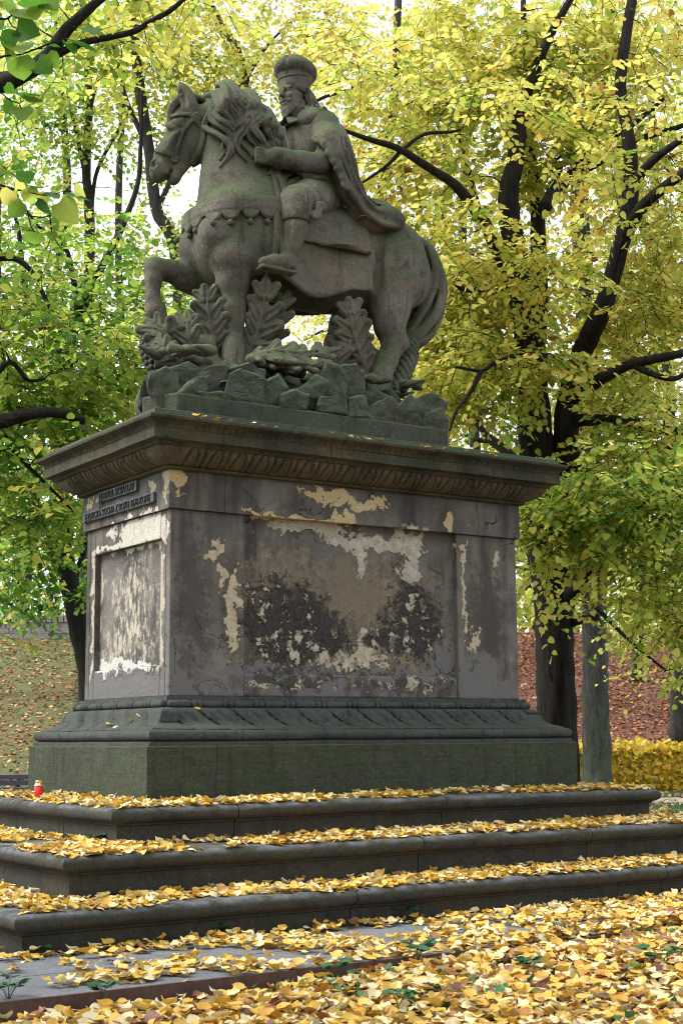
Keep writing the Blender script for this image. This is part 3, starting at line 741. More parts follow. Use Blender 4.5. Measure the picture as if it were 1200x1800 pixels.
# ---- rider
fd = np.array([-.955, -.297, 0]); fs = np.array([.297, -.955, 0])     # face: forward, to the rider's left (towards the viewer)
HC = np.array([1.415, .685, 6.265]); FROT = np.stack([fd, fs, np.array([0, 0, 1.0])], 1)
tilt = Matrix.Rotation(R(0), 3, 'Y')
def FP(f, s_, z): return HC+fd*f+fs*s_+np.array([0, 0, z])
def make_rider():
    S = Sculpt((.75, .05, 4.45), (2.0, 1.35, 6.25), .0105)
    A = lambda x, y, z: np.array([x, YM+y, z])
    S.ell(A(1.64, 0, 5.40), (.24, .27, .24), k=.1)
    S.cone(A(1.60, 0, 5.45), A(1.55, 0, 5.68), .19, .18, k=.08, flat=((1, 0, 0), .85))
    S.ell(A(1.56, 0, 5.88), (.175, .225, .25), k=.08)
    S.cone(A(1.58, -.22, 6.02), A(1.58, .22, 6.02), .095, .095, k=.08)
    S.cone(A(1.52, 0, 6.05), A(1.475, -.01, 6.22), .085, .075, k=.05)
    for sd in (-1, 1):
        S.chain([A(1.56, sd*.2, 5.36), A(1.34, sd*.36, 5.28), A(1.185, sd*.44, 5.19)], [.17, .135, .105], k=.05)
        S.chain([A(1.185, sd*.44, 5.17), A(1.165, sd*.455, 4.98), A(1.125, sd*.455, 4.80), A(1.09, sd*.455, 4.69)], [.098, .086, .066, .056], k=.03)
        S.ell(A(1.20, sd*.455, 4.97), (.055, .05, .13), k=.05)
        S.cone(A(1.10, sd*.455, 4.67), A(.97, sd*.47, 4.655), .068, .064, k=.03)
        S.cone(A(.97, sd*.47, 4.65), A(.88, sd*.48, 4.635), .064, .052, k=.03, flat=((0, 0, 1), .85))
        S.box(A(.99, sd*.468, 4.592), (.155, .058, .014), r=.012, k=.006)
    # near arm, bent, fist on the mane
    S.chain([A(1.59, -.24, 6.0), A(1.58, -.33, 5.78), A(1.47, -.345, 5.60)], [.10, .088, .078], k=.04)
    S.chain([A(1.47, -.345, 5.60), A(1.28, -.35, 5.57), A(1.09, -.335, 5.565)], [.084, .082, .066], k=.03)
    # buttoned doublet placket
    S.cone(A(1.40, -.03, 6.0), A(1.385, -.03, 5.6), .02, .02, k=.03)
    # far arm resting on the thigh
    S.chain([A(1.6, .24, 6.0), A(1.60, .36, 5.75), A(1.46, .40, 5.50), A(1.28, .36, 5.42)], [.10, .085, .075, .055], k=.04)
    # hands: palm, four bent fingers and a thumb
    def hand(c, f, s_, up):
        c = np.array(c, float); f = np.array(f, float); s_ = np.array(s_, float); up = np.array(up, float)
        S.ell(c, (.07, .042, .064), np.stack([f, s_, up], 1), k=.02)
        for j in range(4):
            b = c+f*.05+up*(.048-.032*j)+s_*.014; m_ = b+f*(.050-.004*abs(j-1))+s_*.010; e = m_-f*.012-s_*.052; t = e-f*.045-s_*.004
            S.chain([b, m_, e, t], [.020, .019, .017, .014], k=.005)
        b = c-f*.02+up*.045-s_*.01; S.chain([b, b+f*.045+up*.016-s_*.03, b+f*.085-s_*.045-up*.01], [.018, .016, .012], k=.006)
    hand(A(1.00, -.32, 5.555), (-.98, .19, -.05), (-.19, -.98, 0), (0, 0, 1))
    hand(A(1.23, .35, 5.42), (-.98, -.1, -.15), (.1, .99, 0), (0, 0, 1))
    S.chain([A(1.16, -.34, 5.567), A(1.08, -.333, 5.565)], [.082, .084], k=.006)   # cuff
    return S.mesh('rider_body')
rider = link('rider', make_rider(), STONE, statue)
def head():
    S = Sculpt(HC-np.array([.22, .22, .24]), HC+np.array([.22, .22, .2]), .0062)
    S.ell(FP(-.015, 0, .06), (.115, .092, .11), FROT, k=.03)
    S.ell(FP(.022, 0, -.035), (.088, .078, .115), FROT, k=.04)
    S.cone(FP(.05, 0, -.10), FP(.075, 0, -.135), .045, .034, k=.03)
    S.cone(FP(-.03, 0, -.06), FP(-.04, 0, -.2), .07, .075, k=.03)
    for sd in (1, -1):
        S.ell(FP(.104, .037*sd, .033), (.036, .029, .020), FROT, k=.012, op='cut')
        S.ell(FP(.086, .037*sd, .031), (.02, .021, .014), FROT, k=.004)
        S.cone(FP(.108, .012*sd, .054), FP(.086, .066*sd, .052), .011, .010, k=.012)
        S.ell(FP(.082, .052*sd, -.012), (.022, .024, .022), FROT, k=.02)
        S.cone(FP(.108, .008*sd, -.058), FP(.092, .05*sd, -.064), .013, .008, k=.008)     # moustache
        S.cone(FP(.092, .05*sd, -.064), FP(.078, .066*sd, -.05), .008, .005, k=.008)
        S.ell(FP(.126, .014*sd, -.024), (.012, .011, .010), FROT, k=.008)
    S.chain([FP(.104, 0, .05), FP(.118, 0, .02), FP(.138, 0, -.018)], [.012, .015, .019], k=.012)
    S.cone(FP(.106, -.026, -.076), FP(.106, .026, -.076), .005, .005, k=.006, op='cut')
    S.cone(FP(.104, -.018, -.086), FP(.104, .018, -.086), .009, .009, k=.01)
    # beard
    rr = random.Random(3)
    for j in range(26):
        a = rr.uniform(-1.15, 1.15); u = rr.uniform(0, 1)
        b = FP(.088*math.cos(a), .080*math.sin(a), -.085-.03*u); e = FP(.092*math.cos(a*.6), .045*math.sin(a), -.155-.045*u*math.cos(a))
        S.cone(b, e, .014, .006, k=.006)
    return S.mesh('head')
link('head', head(), STONE, rider)
def hair():
    B = Sculpt(HC-np.array([.3, .4, .5]), HC+np.array([.65, .4, .2]), .0060); rr = random.Random(11)
    for j in range(20):
        ang = math.pi+(-1.72+3.44*j/19)*.86
        L = .36+.07*rr.random(); ph = j*1.9+rr.uniform(-.3, .3); pts = []
        for i in range(12):
            v = i/11; rad_ = .094+.030*math.sin(math.pi*min(1, v*1.2))+.03*v*v+.016*math.sin(ph+v*12)*(.3+v)
            a = ang+.26*math.sin(ph+v*10)*(.25+v)
            pts.append(FP(math.cos(a)*rad_*1.15-.02-.30*v**1.4, math.sin(a)*rad_, .10-L*v+.025*math.sin(ph+v*9)*v))
        strands(B, spline(pts, 2), .023, 3, .0140, j, lateral=fs, k=.0015, twist=.9)
    link('hair', B.mesh('hair', 0), STONE, rider)
hair()
def cap():
    up = np.array([0, 0, 1.0])-fd*.10; up /= np.linalg.norm(up); c = FP(-.03, 0, .115)
    S = Sculpt(c-.27, c+np.array([.27, .27, .33]), .0085)
    S.cone(c-up*.012, c+up*.045, .128, .143, k=.008)
    cr = np.stack([fd, fs, up], 1)
    S.ell(c+up*.128, (.186, .178, .100), cr, k=.012); S.ell(c+up*.178+fd*.01, (.14, .135, .070), cr, k=.03)
    for k in range(6):
        a = 2*math.pi*(k+.25)/6; d = fd*math.cos(a)+fs*math.sin(a)
        arc = [c+up*(.135+.122*math.sin(t))+d*.190*math.cos(t) for t in np.linspace(-.75, 1.5, 12)]
        S.chain(arc, [.011]*12, k=.016, op='cut')
    S.ell(c-up*.08, (.098, .098, .05), k=.01, op='cut')
    return S.mesh('cap')
link('cap', cap(), STONE, rider)
B = MB()
c = FP(-.03, 0, .115)
B.tube([c-fd*.005+fd*.138*math.cos(t)+fs*.138*math.sin(t)+np.array([0, 0, .05-.014*math.cos(t)]) for t in np.linspace(0, 2*math.pi, 30)], .008, 6); B.build('cap_band', STONE, rider, True)

# knee guard with scrolls
def guard():
    for sd in (-1,):
        S = Sculpt((1.0, .02, 4.95), (1.6, .6, 5.5), .0085)
        A = lambda x, y, z: np.array([x, YM+y, z])
        S.cone(A(1.42, sd*.345, 5.31), A(1.185, sd*.44, 5.185), .162, .128, k=.02)
        S.cone(A(1.185, sd*.44, 5.19), A(1.178, sd*.45, 5.10), .128, .128, k=.03)
        S.cone(A(1.178, sd*.45, 5.12), A(1.172, sd*.452, 5.055), .115, .116, k=.006)
        S.box(A(1.18, sd*.45, 4.93), (.3, .3, .085), k=.004, op='cut')
        S.box(A(1.62, sd*.35, 5.3), (.22, .35, .3), axes((.83, .1, .55), (0, 1, 0)), k=.01, op='cut')
        for u in (.22, .52, .8):
            p = A(1.42, sd*.345, 5.31)*(1-u)+A(1.185, sd*.44, 5.185)*u; d = A(1.185, sd*.44, 5.185)-A(1.42, sd*.345, 5.31); d /= np.linalg.norm(d)
            a = np.cross(d, (0, 1, 0)); a /= np.linalg.norm(a); b = np.cross(d, a); r = .162+(.128-.162)*u
            for t in range(40):
                t0, t1 = 2*math.pi*t/40, 2*math.pi*(t+1)/40
                S.cone(p+r*(math.cos(t0)*a+math.sin(t0)*b), p+r*(math.cos(t1)*a+math.sin(t1)*b), .014, .014, k=.005, op='cut')
        for (x, z, r) in ((1.325, 5.13, .042), (1.285, 5.055, .038)):
            for t in range(16):
                t0, t1 = 5.2*t/16, 5.2*(t+1)/16; f = lambda q: A(x+r*(1-q/9)*math.cos(q), sd*.565, z+r*(1-q/9)*math.sin(q))
                S.cone(f(t0), f(t1), .017, .017, k=.006)
        S.cone(A(1.335, sd*.54, 5.14), A(1.29, sd*.56, 5.06), .028, .028, k=.02)
        return S.mesh('knee_guard')
link('knee_guard', guard(), STONE, rider)

# fur collar
def collar2():
    S = Sculpt((1.2, .3, 5.7), (1.95, 1.1, 6.3), .0095)
    A = lambda x, y, z: np.array([x, YM+y, z])
    S.ell(A(1.60, 0, 6.035), (.21, .325, .135), axes((1, 0, -.25), (0, 1, 0)), k=.03)
    S.ell(A(1.60, 0, 5.86), (.20, .305, .12), axes((1, 0, -.25), (0, 1, 0)), k=.02, op='cut')
    S.box(A(1.36, 0, 6.0), (.1, .06, .3), axes((1, 0, -.2), (0, 1, 0)), k=.03, op='cut')
    S.cone(A(1.46, -.01, 6.1), A(1.46, -.01, 6.3), .10, .12, k=.01, op='cut')
    rr = random.Random(8)
    for _ in range(70):
        a = rr.uniform(0, 6.28); e = rr.uniform(.3, .9)
        p = A(1.60+.225*e*math.cos(a), .355*e*math.sin(a), 6.035+.135*math.sqrt(max(0, 1-e*e))-.25*.225*e*math.cos(a))
        S.cone(p, p+np.array([.05*math.cos(a), .05*math.sin(a), -.035]), .012, .004, k=.02)
    return S.mesh('fur_collar')
link('fur_collar', collar2(), STONE, rider)
# flat shirt collar points at the throat
B = MB()
for sd in (-1, 1):
    V = [FP(.02, .02*sd, -.185), FP(.075, .012*sd, -.20), FP(.10, .055*sd, -.275), FP(.045, .105*sd, -.25), FP(-.02, .10*sd, -.20)]
    B.add([v for v in V]+[v+fd*.018+np.array([0, 0, .006]) for v in V], [(0, 1, 2, 3, 4), (5, 6, 7, 8, 9)]+[(i, (i+1) % 5, 5+(i+1) % 5, 5+i) for i in range(5)])
B.build('shirt_collar', STONE, rider)

# mantle: shoulder cape over the bent arm, long swag behind the leg, bundle on the croup
def mantle():
    S = Sculpt((1.15, .1, 5.0), (2.5, 1.25, 6.15), .0115)
    A = lambda x, y, z: np.array([x, YM+y, z])
    S.ell(A(1.69, 0, 5.80), (.115, .26, .31), k=.06)
    S.ell(A(1.75, 0, 5.50), (.14, .27, .26), k=.08)
    S.chain([A(1.62, -.20, 5.98), A(1.64, -.30, 5.80), A(1.69, -.34, 5.60), A(1.76, -.36, 5.42), A(1.86, -.36, 5.28), A(1.97, -.34, 5.21)], [.125, .125, .110, .098, .088, .085], k=.04)
    S.chain([A(1.57, -.26, 5.92), A(1.54, -.37, 5.80), A(1.585, -.42, 5.64)], [.10, .095, .065], k=.04)      # lap over the elbow
    S.ell(A(2.05, -.28, 5.265), (.27, .20, .135), axes((1, .05, .05), (0, 1, 0)), k=.05)
    S.ell(A(2.12, -.06, 5.40), (.24, .26, .09), axes((1, 0, -.12), (0, 1, 0)), k=.05)
    S.ell(A(2.18, .15, 5.37), (.2, .2, .07), k=.05)
    # folds
    def fold(P, r, op='add', k=.02): P = spline(P, 5); S.chain(P, [r]*len(P), k=k, op=op)
    fold([A(1.46, -.30, 5.84), A(1.50, -.42, 5.72), A(1.575, -.455, 5.56), A(1.66, -.45, 5.42), A(1.80, -.44, 5.27), A(1.95, -.455, 5.18), A(2.10, -.44, 5.175), A(2.22, -.36, 5.22)], .026)
    fold([A(1.56, -.38, 5.92), A(1.62, -.45, 5.72), A(1.68, -.465, 5.53), A(1.78, -.46, 5.37), A(1.90, -.465, 5.28), A(2.05, -.46, 5.27)], .022)
    fold([A(1.66, -.36, 5.95), A(1.715, -.43, 5.70), A(1.76, -.44, 5.50), A(1.84, -.44, 5.37), A(1.96, -.42, 5.31)], .022)
    fold([A(1.60, -.44, 5.80), A(1.65, -.475, 5.60), A(1.735, -.475, 5.41), A(1.86, -.47, 5.27)], .013, 'cut')
    fold([A(1.66, -.42, 5.82), A(1.725, -.455, 5.58), A(1.80, -.455, 5.42), A(1.92, -.44, 5.32), A(2.06, -.40, 5.32)], .014, 'cut')
    fold([A(1.74, -.30, 5.85), A(1.80, -.36, 5.6), A(1.86, -.36, 5.42), A(1.95, -.30, 5.36)], .018, 'cut')
    fold([A(2.0, -.34, 5.345), A(2.12, -.30, 5.35), A(2.24, -.22, 5.33)], .02, 'cut')
    fold([A(1.98, -.20, 5.40), A(2.14, -.18, 5.43), A(2.30, -.05, 5.38)], .022)
    fold([A(2.02, -.44, 5.22), A(2.12, -.43, 5.27), A(2.24, -.33, 5.28)], .014, 'cut')
    # space for the forearm
    S.cone(A(1.43, -.38, 5.52), A(1.2, -.33, 5.52), .10, .10, k=.03, op='cut')
    # fur trimmed edge
    rr = random.Random(4)
    for p in spline([A(1.42, -.34, 5.80), A(1.47, -.43, 5.70), A(1.555, -.47, 5.54), A(1.63, -.465, 5.40)], 12):
        p = p+np.array([rr.uniform(-.02, .02), rr.uniform(-.01, .012), rr.uniform(-.02, .02)]); S.ell(p, (.024, .018, .024), k=.018)
    return S.mesh('mantle')
mantle_me = mantle(); link('mantle', mantle_me, STONE, rider)
MANTLE_BVH = BVHTree.FromPolygons([v.co[:] for v in mantle_me.vertices], [p.vertices[:] for p in mantle_me.polygons])

# ---- carved leaves, stump, hop cones
def acanthus(name, path, width, nrm, lobes=4, curl=.25, seed=0, th=.03, parent=None):
    """a carved lobed leaf along path; nrm = its front side"""
    C = spline(path, 8); m = len(C); T = np.gradient(C, axis=0); T /= np.linalg.norm(T, axis=1)[:, None]; nrm = np.array(nrm, float)
    S = Sculpt(C.min(0)-width*1.15, C.max(0)+width*1.15, .009); lobes = int(round(lobes))+1; rr = random.Random(int(width*1e4)+lobes)
    S.chain(C, np.linspace(.042, .020, m), k=.02, flat=(nrm, .7))
    def lobe(p, d, n, L, w):
        b = np.cross(n, d); b /= np.linalg.norm(b); R3 = np.stack([d, b, n], 1)
        d2 = d*.8+n*.55; d2 /= np.linalg.norm(d2); n2 = np.cross(d2, b); n2 = n2 if n2 @ n > 0 else -n2; R4 = np.stack([d2, b, n2], 1)
        S.ell(p+d*L*.42, (L*.46, w, .024), R3, k=.018); q = p+d*L*.80
        S.ell(q+d2*L*.12, (L*.26, w*.78, .024), R4, k=.02)
        S.cone(p+n*.034, q+n*.040, .018, .012, k=.016, op='cut')
        for e in (-1, 1): S.cone(p+d*L*.15+b*e*w*.45+n*.022, q+b*e*w*.35+n*.03, .009, .005, k=.012)
    for k in range(lobes):
        v = (k+.35)/(lobes+.4); i = int(v*(m-1)); n = nrm-T[i]*(nrm @ T[i]); n /= np.linalg.norm(n); b = np.cross(T[i], n)
        env = math.sin(math.pi*(.16+.70*v))**.7
        for sd in (-1, 1):
            d = T[i]*(.55+.5*v)+b*sd*(.95-.35*v)-n*.12; d /= np.linalg.norm(d); L = width*1.02*env*rr.uniform(.88, 1.1)
            lobe(C[i]+n*.004, d, n, L, L*.30)
    n = nrm-T[-1]*(nrm @ T[-1]); n /= np.linalg.norm(n); lobe(C[int(m*.78)], T[-1], n, width*.8, width*.24)
    S.chain(C[:int(m*.85)]+n*.030, np.linspace(.016, .008, int(m*.85)), k=.008)
    return link(name, S.mesh(name), STONE, parent)
VW = np.array([-.55, -.82, .1])
base = None
def Q(px, py, Y): return onY(px, py, Y)
# ---- rocky base
B = MB()
_pl = [(-.05, -.185), (2.29, -.185), (2.30, 1.55), (.95, 1.58), (.50, 1.05), (-.19, .08)]
B.add([(x, y, 3.286) for x, y in _pl]+[(x, y, 3.43) for x, y in _pl], [(5, 4, 3, 2, 1, 0), (6, 7, 8, 9, 10, 11)]+[(i, (i+1) % 6, 6+(i+1) % 6, 6+i) for i in range(6)]); base = B.build('statue_base', STONE_GREEN, statue, bevel=.015)
ROCKS = []
CHIPS = bpy.data.textures.new('chips', 'CLOUDS'); CHIPS.noise_scale = .11; CHIPS.noise_depth = 3
def hull(name, pts, mat, parent, jit=.0):
    import bmesh
    bm = bmesh.new()
    for p in pts: bm.verts.new(tuple(np.array(p)+rng.uniform(-jit, jit, 3)))
    bmesh.ops.convex_hull(bm, input=bm.verts)
    for v in [v for v in bm.verts if not v.link_faces]: bm.verts.remove(v)
    bmesh.ops.recalc_face_normals(bm, faces=bm.faces)
    me = bpy.data.meshes.new(name); bm.to_mesh(me); ROCKS.append(BVHTree.FromBMesh(bm)); bm.free()
    o = link(name, me, mat, parent); bv(o, .012, 1)
    sb_ = o.modifiers.new('refine', 'SUBSURF'); sb_.subdivision_type = 'SIMPLE'; sb_.levels = 3; sb_.render_levels = 3
    ds = o.modifiers.new('chips', 'DISPLACE'); ds.texture = CHIPS; ds.texture_coords = 'GLOBAL'; ds.strength = .045; ds.mid_level = .5
    return o
rocks = [
 ([(243, 718), (250, 668), (262, 652), (280, 650), (296, 720)], .10, .5, .02),
 ([(262, 655), (292, 642), (305, 648), (325, 700), (318, 722), (285, 724)], -.08, .6, .0),
 ([(292, 646), (330, 634), (362, 650), (358, 664), (326, 676), (312, 690)], -.02, .45, .06),
 ([(316, 690), (330, 668), (358, 660), (364, 684), (350, 708), (322, 712)], -.16, .4, .05),
 ([(345, 688), (402, 690), (404, 712), (345, 712)], -.17, .4, .04),
 ([(396, 692), (404, 655), (424, 646), (466, 664), (462, 712), (396, 714)], -.18, .5, .06),
 ([(402, 646), (436, 636), (468, 648), (462, 668), (420, 660)], -.05, .5, .02),
 ([(458, 676), (488, 658), (506, 682), (496, 718), (458, 714)], -.14, .5, .08),
 ([(492, 694), (518, 684), (542, 696), (538, 718), (494, 720)], -.19, .5, .1),
 ([(518, 684), (556, 656), (578, 672), (570, 700), (540, 698)], -.10, .4, .06),
 ([(556, 668), (574, 636), (592, 640), (614, 668), (604, 696), (572, 694)], -.06, .5, .04),
 ([(560, 697), (610, 690), (612, 728), (560, 724)], -.19, .5, .04),
 ([(588, 642), (626, 638), (642, 662), (640, 694), (612, 694)], -.03, .5, .02),
 ([(612, 697), (642, 692), (650, 734), (614, 734)], -.18, .5, .05),
 ([(642, 716), (688, 694), (704, 716), (694, 748), (648, 738)], -.16, .5, .08),
 ([(640, 690), (664, 684), (690, 700), (680, 716), (644, 716)], -.04, .5, .04),
 ([(690, 722), (722, 690), (748, 722), (742, 757), (694, 750)], -.17, .6, .08),
 ([(724, 700), (758, 688), (786, 706), (778, 738), (742, 736)], -.06, .6, .05),
 ([(742, 728), (774, 716), (790, 738), (786, 770), (744, 758)], -.18, .7, .05)]
for poly, yf, dp, rise in rocks:
    P = []
    cx = sum(p[0] for p in poly)/len(poly); cy = sum(p[1] for p in poly)/len(poly)
    for (px, py) in poly:
        a = onY(px, py, yf+rng.uniform(-.015, .02)); P.append(a)
        up = py < cy
        q = onY(cx+(px-cx)*.86, cy+(py-cy)*.86, yf)
        dd = dp*rng.uniform(.7, 1.1); b = np.array([q[0]+dd*.62, yf+dd*.9, a[2]+(rise+rng.uniform(-.02, .05) if up else -.02)]); P.append(b)
        P.append(np.array([a[0], yf+.06, max(3.42, a[2]-.12)]))
    hull('rock', P, STONE_GREEN, base)
# blocks along the left end and the far side
for k in range(8):
    u = k/7; x = .04+u*.72; y = .16+u*.98; h = rng.uniform(.18, .34); w = .16
    P = [(x+a*.45+b*w*.5, y-a*.1+b*w*.8, z) for a in (0, 1) for b in (-1, 1) for z in (3.4, 3.43+h*(.8+.3*a))]+[(x-.03, y, 3.43+h*.5)]
    hull('rock', P, STONE_GREEN, base, .02)
for k in range(5):
    x = .95+k*.26; h = rng.uniform(.2, .42); w = rng.uniform(.22, .3)
    P = [(x, 1.05, 3.4), (x+w, 1.05, 3.4), (x, 1.54, 3.4), (x+w, 1.54, 3.4), (x, 1.05, 3.43+h*1.1), (x+w, 1.08, 3.43+h), (x+w*.2, 1.5, 3.43+h*.8), (x+w*.8, 1.5, 3.43+h*.6)]
    hull('rock', P, STONE_GREEN, base, .02)
for k in range(6):
    y = .12+k*.22; h = rng.uniform(.18, .3)
    P = [(1.95, y, 3.4), (2.28, y, 3.4), (1.95, y+.25, 3.4), (2.28, y+.25, 3.4), (1.95, y, 3.5+h), (1.95, y+.23, 3.52+h), (2.26, y+.02, 3.43+h*.5), (2.22, y+.23, 3.45+h*.7)]
    hull('rock', P, STONE_GREEN, base, .02)
def mound():
    S = Sculpt((-.2, -.15, 3.35), (2.6, 1.6, 4.75), .016)
    E_ = lambda c, r, k=.06: S.ell(c, r, k=k)
    E_((.72, .62, 3.55), (.66, .55, .34)); E_((1.25, .75, 3.5), (.75, .62, .36)); E_((1.80, .75, 3.48), (.45, .6, .32))
    E_((.74, .74, 4.08), (.15, .15, .46), .1); E_((.62, .80, 4.0), (.2, .16, .35), .08)         # stump under the breast
    E_((1.03, .55, 3.95), (.20, .16, .30), .08); E_((1.10, .42, 3.86), (.12, .10, .2), .06)
    E_((1.95, .62, 4.05), (.16, .16, .5), .1); E_((2.05, .55, 3.9), (.24, .17, .32), .08); E_((1.80, .75, 3.88), (.22, .2, .22), .08)
    E_((.40, .55, 3.88), (.25, .2, .22), .08)
    for j in range(9):
        a = 2.0+j*.28; S.cone((.74+.13*math.cos(a), .74-.13*abs(math.sin(a)), 4.42), (.66+.25*math.cos(a), .70-.24*abs(math.sin(a)), 3.75), .018, .03, k=.03)
    for j in range(7):
        a = 2.0+j*.35; S.cone((1.95+.15*math.cos(a), .62-.15*abs(math.sin(a)), 4.5), (1.95+.26*math.cos(a), .58-.26*abs(math.sin(a)), 3.75), .018, .028, k=.03)
    rr = random.Random(2)
    for j in range(60):
        p = np.array([rr.uniform(.0, 2.3), rr.uniform(-.02, .5), 3.82]); d = np.array([rr.uniform(-.2, .2), rr.uniform(-.12, .12), rr.uniform(-.02, .04)])
        S.cone(p, p+d, rr.uniform(.02, .05), .015, k=.03)
    return S.mesh('stump')
link('stump', mound(), STONE, statue)
lf = lambda P, w, n=VW, lobes=4, seed=0, curl=.25: acanthus('acanthus_leaf', P, w, n, lobes, curl, seed, .03, statue)
lf([Q(638, 645, .36), Q(628, 612, .30), Q(618, 574, .28), Q(612, 524, .30)], .18, lobes=3.6)
lf([Q(598, 658, .44), Q(596, 630, .38), Q(598, 600, .36), Q(592, 560, .46)], .13, lobes=3)
lf([Q(420, 645, .56), Q(446, 602, .44), Q(462, 550, .36), Q(468, 488, .30)], .19, lobes=4)
lf([Q(468, 632, .54), Q(480, 590, .44), Q(492, 548, .40), Q(508, 512, .38)], .14, lobes=3)
lf([Q(350, 655, .45), Q(338, 622, .36), Q(330, 585, .34), Q(332, 548, .40)], .15, lobes=3.4)
lf([Q(338, 645, .50), Q(310, 614, .42), Q(286, 586, .42), Q(268, 572, .5)], .17, lobes=3)
lf([Q(322, 655, .40), Q(300, 632, .34), Q(284, 612, .36), Q(272, 600, .44)], .13, lobes=3)
lf([Q(385, 645, .70), Q(374, 600, .58), Q(368, 550, .54), Q(360, 508, .58)], .18, lobes=4)
lf([Q(440, 632, .20), Q(480, 622, .10), Q(530, 624, .06), Q(596, 612, .16)], .17, n=(0, -.75, .65), lobes=4)
lf([Q(470, 640, .16), Q(510, 640, .04), Q(550, 642, .02), Q(585, 638, .06)], .13, n=(0, -.7, .7), lobes=3)
def hop(name, P, r0, r1, rings=15):
    C = spline(P, 6); B = MB(); L = len(C)
    for k in range(rings):
        u = k/(rings-1); i = u*(L-1); a = C[int(i)]; b = C[min(L-1, int(i)+1)]; c = a+(b-a)*(i-int(i)); r = (r0+(r1-r0)*u)
        for j in range(9):
            t = 2*math.pi*(j+.5*(k % 2))/9; ball(B, c+np.array([r*math.cos(t), r*math.sin(t), 0]), r*.46, 6)
        B.lathe([(r*.9, -.03), (r*.9, .03)], c, 8)
    B.build(name, STONE, statue, True)
hop('hop_cone', [Q(712, 605, .62), Q(712, 630, .58), Q(704, 655, .52), Q(696, 685, .44)], .085, .07)
hop('hop_cone', [Q(268, 588, .62), Q(266, 605, .6), Q(266, 625, .58), Q(276, 648, .52)], .07, .055, 9)
# ------------------------------------------------------------------ pedestal and steps
LX, WY = 3.093, 1.397
def side_pt(s):
    P = 2*(LX+WY); s = s % P
    if s < LX: return (s, 0), (0, -1)
    if s < LX+WY: return (LX, s-LX), (1, 0)
    if s < 2*LX+WY: return (LX-(s-LX-WY), WY), (0, 1)
    return (0, WY-(s-2*LX-WY)), (-1, 0)
CORN = [(0, (0, 0), (-1, -1)), (LX, (LX, 0), (1, -1)), (LX+WY, (LX, WY), (1, 1)), (2*LX+WY, (0, WY), (-1, 1))]
PER = 2*(LX+WY)
def S_of(side, v): return {'front': v, 'right': LX+v, 'back': LX+WY+LX-v, 'left': 2*LX+WY+WY-v}[side]
def course(name, prof, mat, parent, joints=(), gap=.004, step=None, disp=None, smooth=False, wob=0.0, bevel=0):
    """stones of one course laid round the rectangle; prof = closed outline of (outward, height).
    joints: perimeter positions between stones"""
    js = sorted(j % PER for j in joints)
    spans = [(js[i], js[(i+1) % len(js)]+(PER if i == len(js)-1 else 0)) for i in range(len(js))] if js else [(0.0, PER)]
    out = []
    for a, b in spans:
        a2, b2 = a+gap/2*(len(js) > 0), b-gap/2*(len(js) > 0); path = []
        marks = [c[0]+k*PER for c in CORN for k in (0, 1)]
        inner = sorted(m for m in marks if a2+1e-6 < m < b2-1e-6)
        stops = [a2]+inner+[b2]
        for i in range(len(stops)-1):
            p, q = stops[i], stops[i+1]; n = max(1, int(round((q-p)/step))) if step else 1
            for k in range(n): path.append(p+(q-p)*k/n)
        path.append(b2)
        V = []
        for s in path:
            cm = [c for c in CORN for k in (0, 1) if abs(c[0]+k*PER-s) < 1e-6]
            if cm: (x, y), (dx, dy) = cm[0][1], cm[0][2]; isc = True
            else: (x, y), (dx, dy) = side_pt(s); isc = False
            for k, (o, z) in enumerate(prof):
                oo = o
                if disp and not isc: oo = o+disp(s, k, o, z)
                elif disp: oo = o-.006
                if wob and o > 0:
                    oo += wob*noise.noise(Vector((x*3+dx*o, y*3+dy*o, z*3+7)))+wob*.55*noise.noise(Vector((x*13, y*13, z*13+2))); zz = z+wob*.6*noise.noise(Vector((x*2.3+9, y*2.3, z*2)))
                else: zz = z
                V.append((x+dx*oo, y+dy*oo, zz))
        m = len(prof); F = [(i*m+k, (i+1)*m+k, (i+1)*m+(k+1) % m, i*m+(k+1) % m) for i in range(len(path)-1) for k in range(m)]
        F += [tuple(range(m)), tuple((len(path)-1)*m+k for k in range(m))[::-1]]
        me = mesh(name, V, F, smooth); o = link(name, me, mat, parent)
        if smooth: 
            es = o.modifiers.new('split', 'EDGE_SPLIT'); es.split_angle = R(42)
        if bevel: bv(o, bevel)
        out.append(o)
    return out

# ---- steps
steps = empty('stone_steps', (LX/2, WY/2, 0))
tag(steps, 'three tiered dark stone steps with rounded nosings strewn with yellow leaves', 'steps')
def step_prof(r, zb, zt, inner):
    return [(r, zb), (r, zt-.112), (r+.012, zt-.106), (r+.014, zt-.094), (r+.034, zt-.090), (r+.056, zt-.078), (r+.068, zt-.058), (r+.070, zt-.040), (r+.062, zt-.020), (r+.044, zt-.006), (r+.018, zt), (r-.2, zt+.002), (inner, zt+.004), (inner, zb)]
ST = [(1.647, -.06, .207, 1.0), (1.213, .206, .447, .50), (.685, .446, .673, .12)]
JT = [[S_of('front', v) for v in (.355, 2.887)]+[S_of('left', v) for v in (.45, 1.1)]+[S_of('right', .7), S_of('back', 1.0), S_of('back', 2.4)],
      [S_of('front', v) for v in (1.17, 2.62)]+[S_of('left', v) for v in (.06, 1.0)]+[S_of('right', .5), S_of('back', 1.6)],
      [S_of('front', v) for v in (.12, 1.77)]+[S_of('left', v) for v in (.12, .95)]+[S_of('right', .7), S_of('back', 1.2)]]
for (r, zb, zt, inn), j in zip(ST, JT):
    course('step_block', step_prof(r, zb, zt, inn), STEP, steps, j, .008, step=.035, smooth=True, wob=.012)

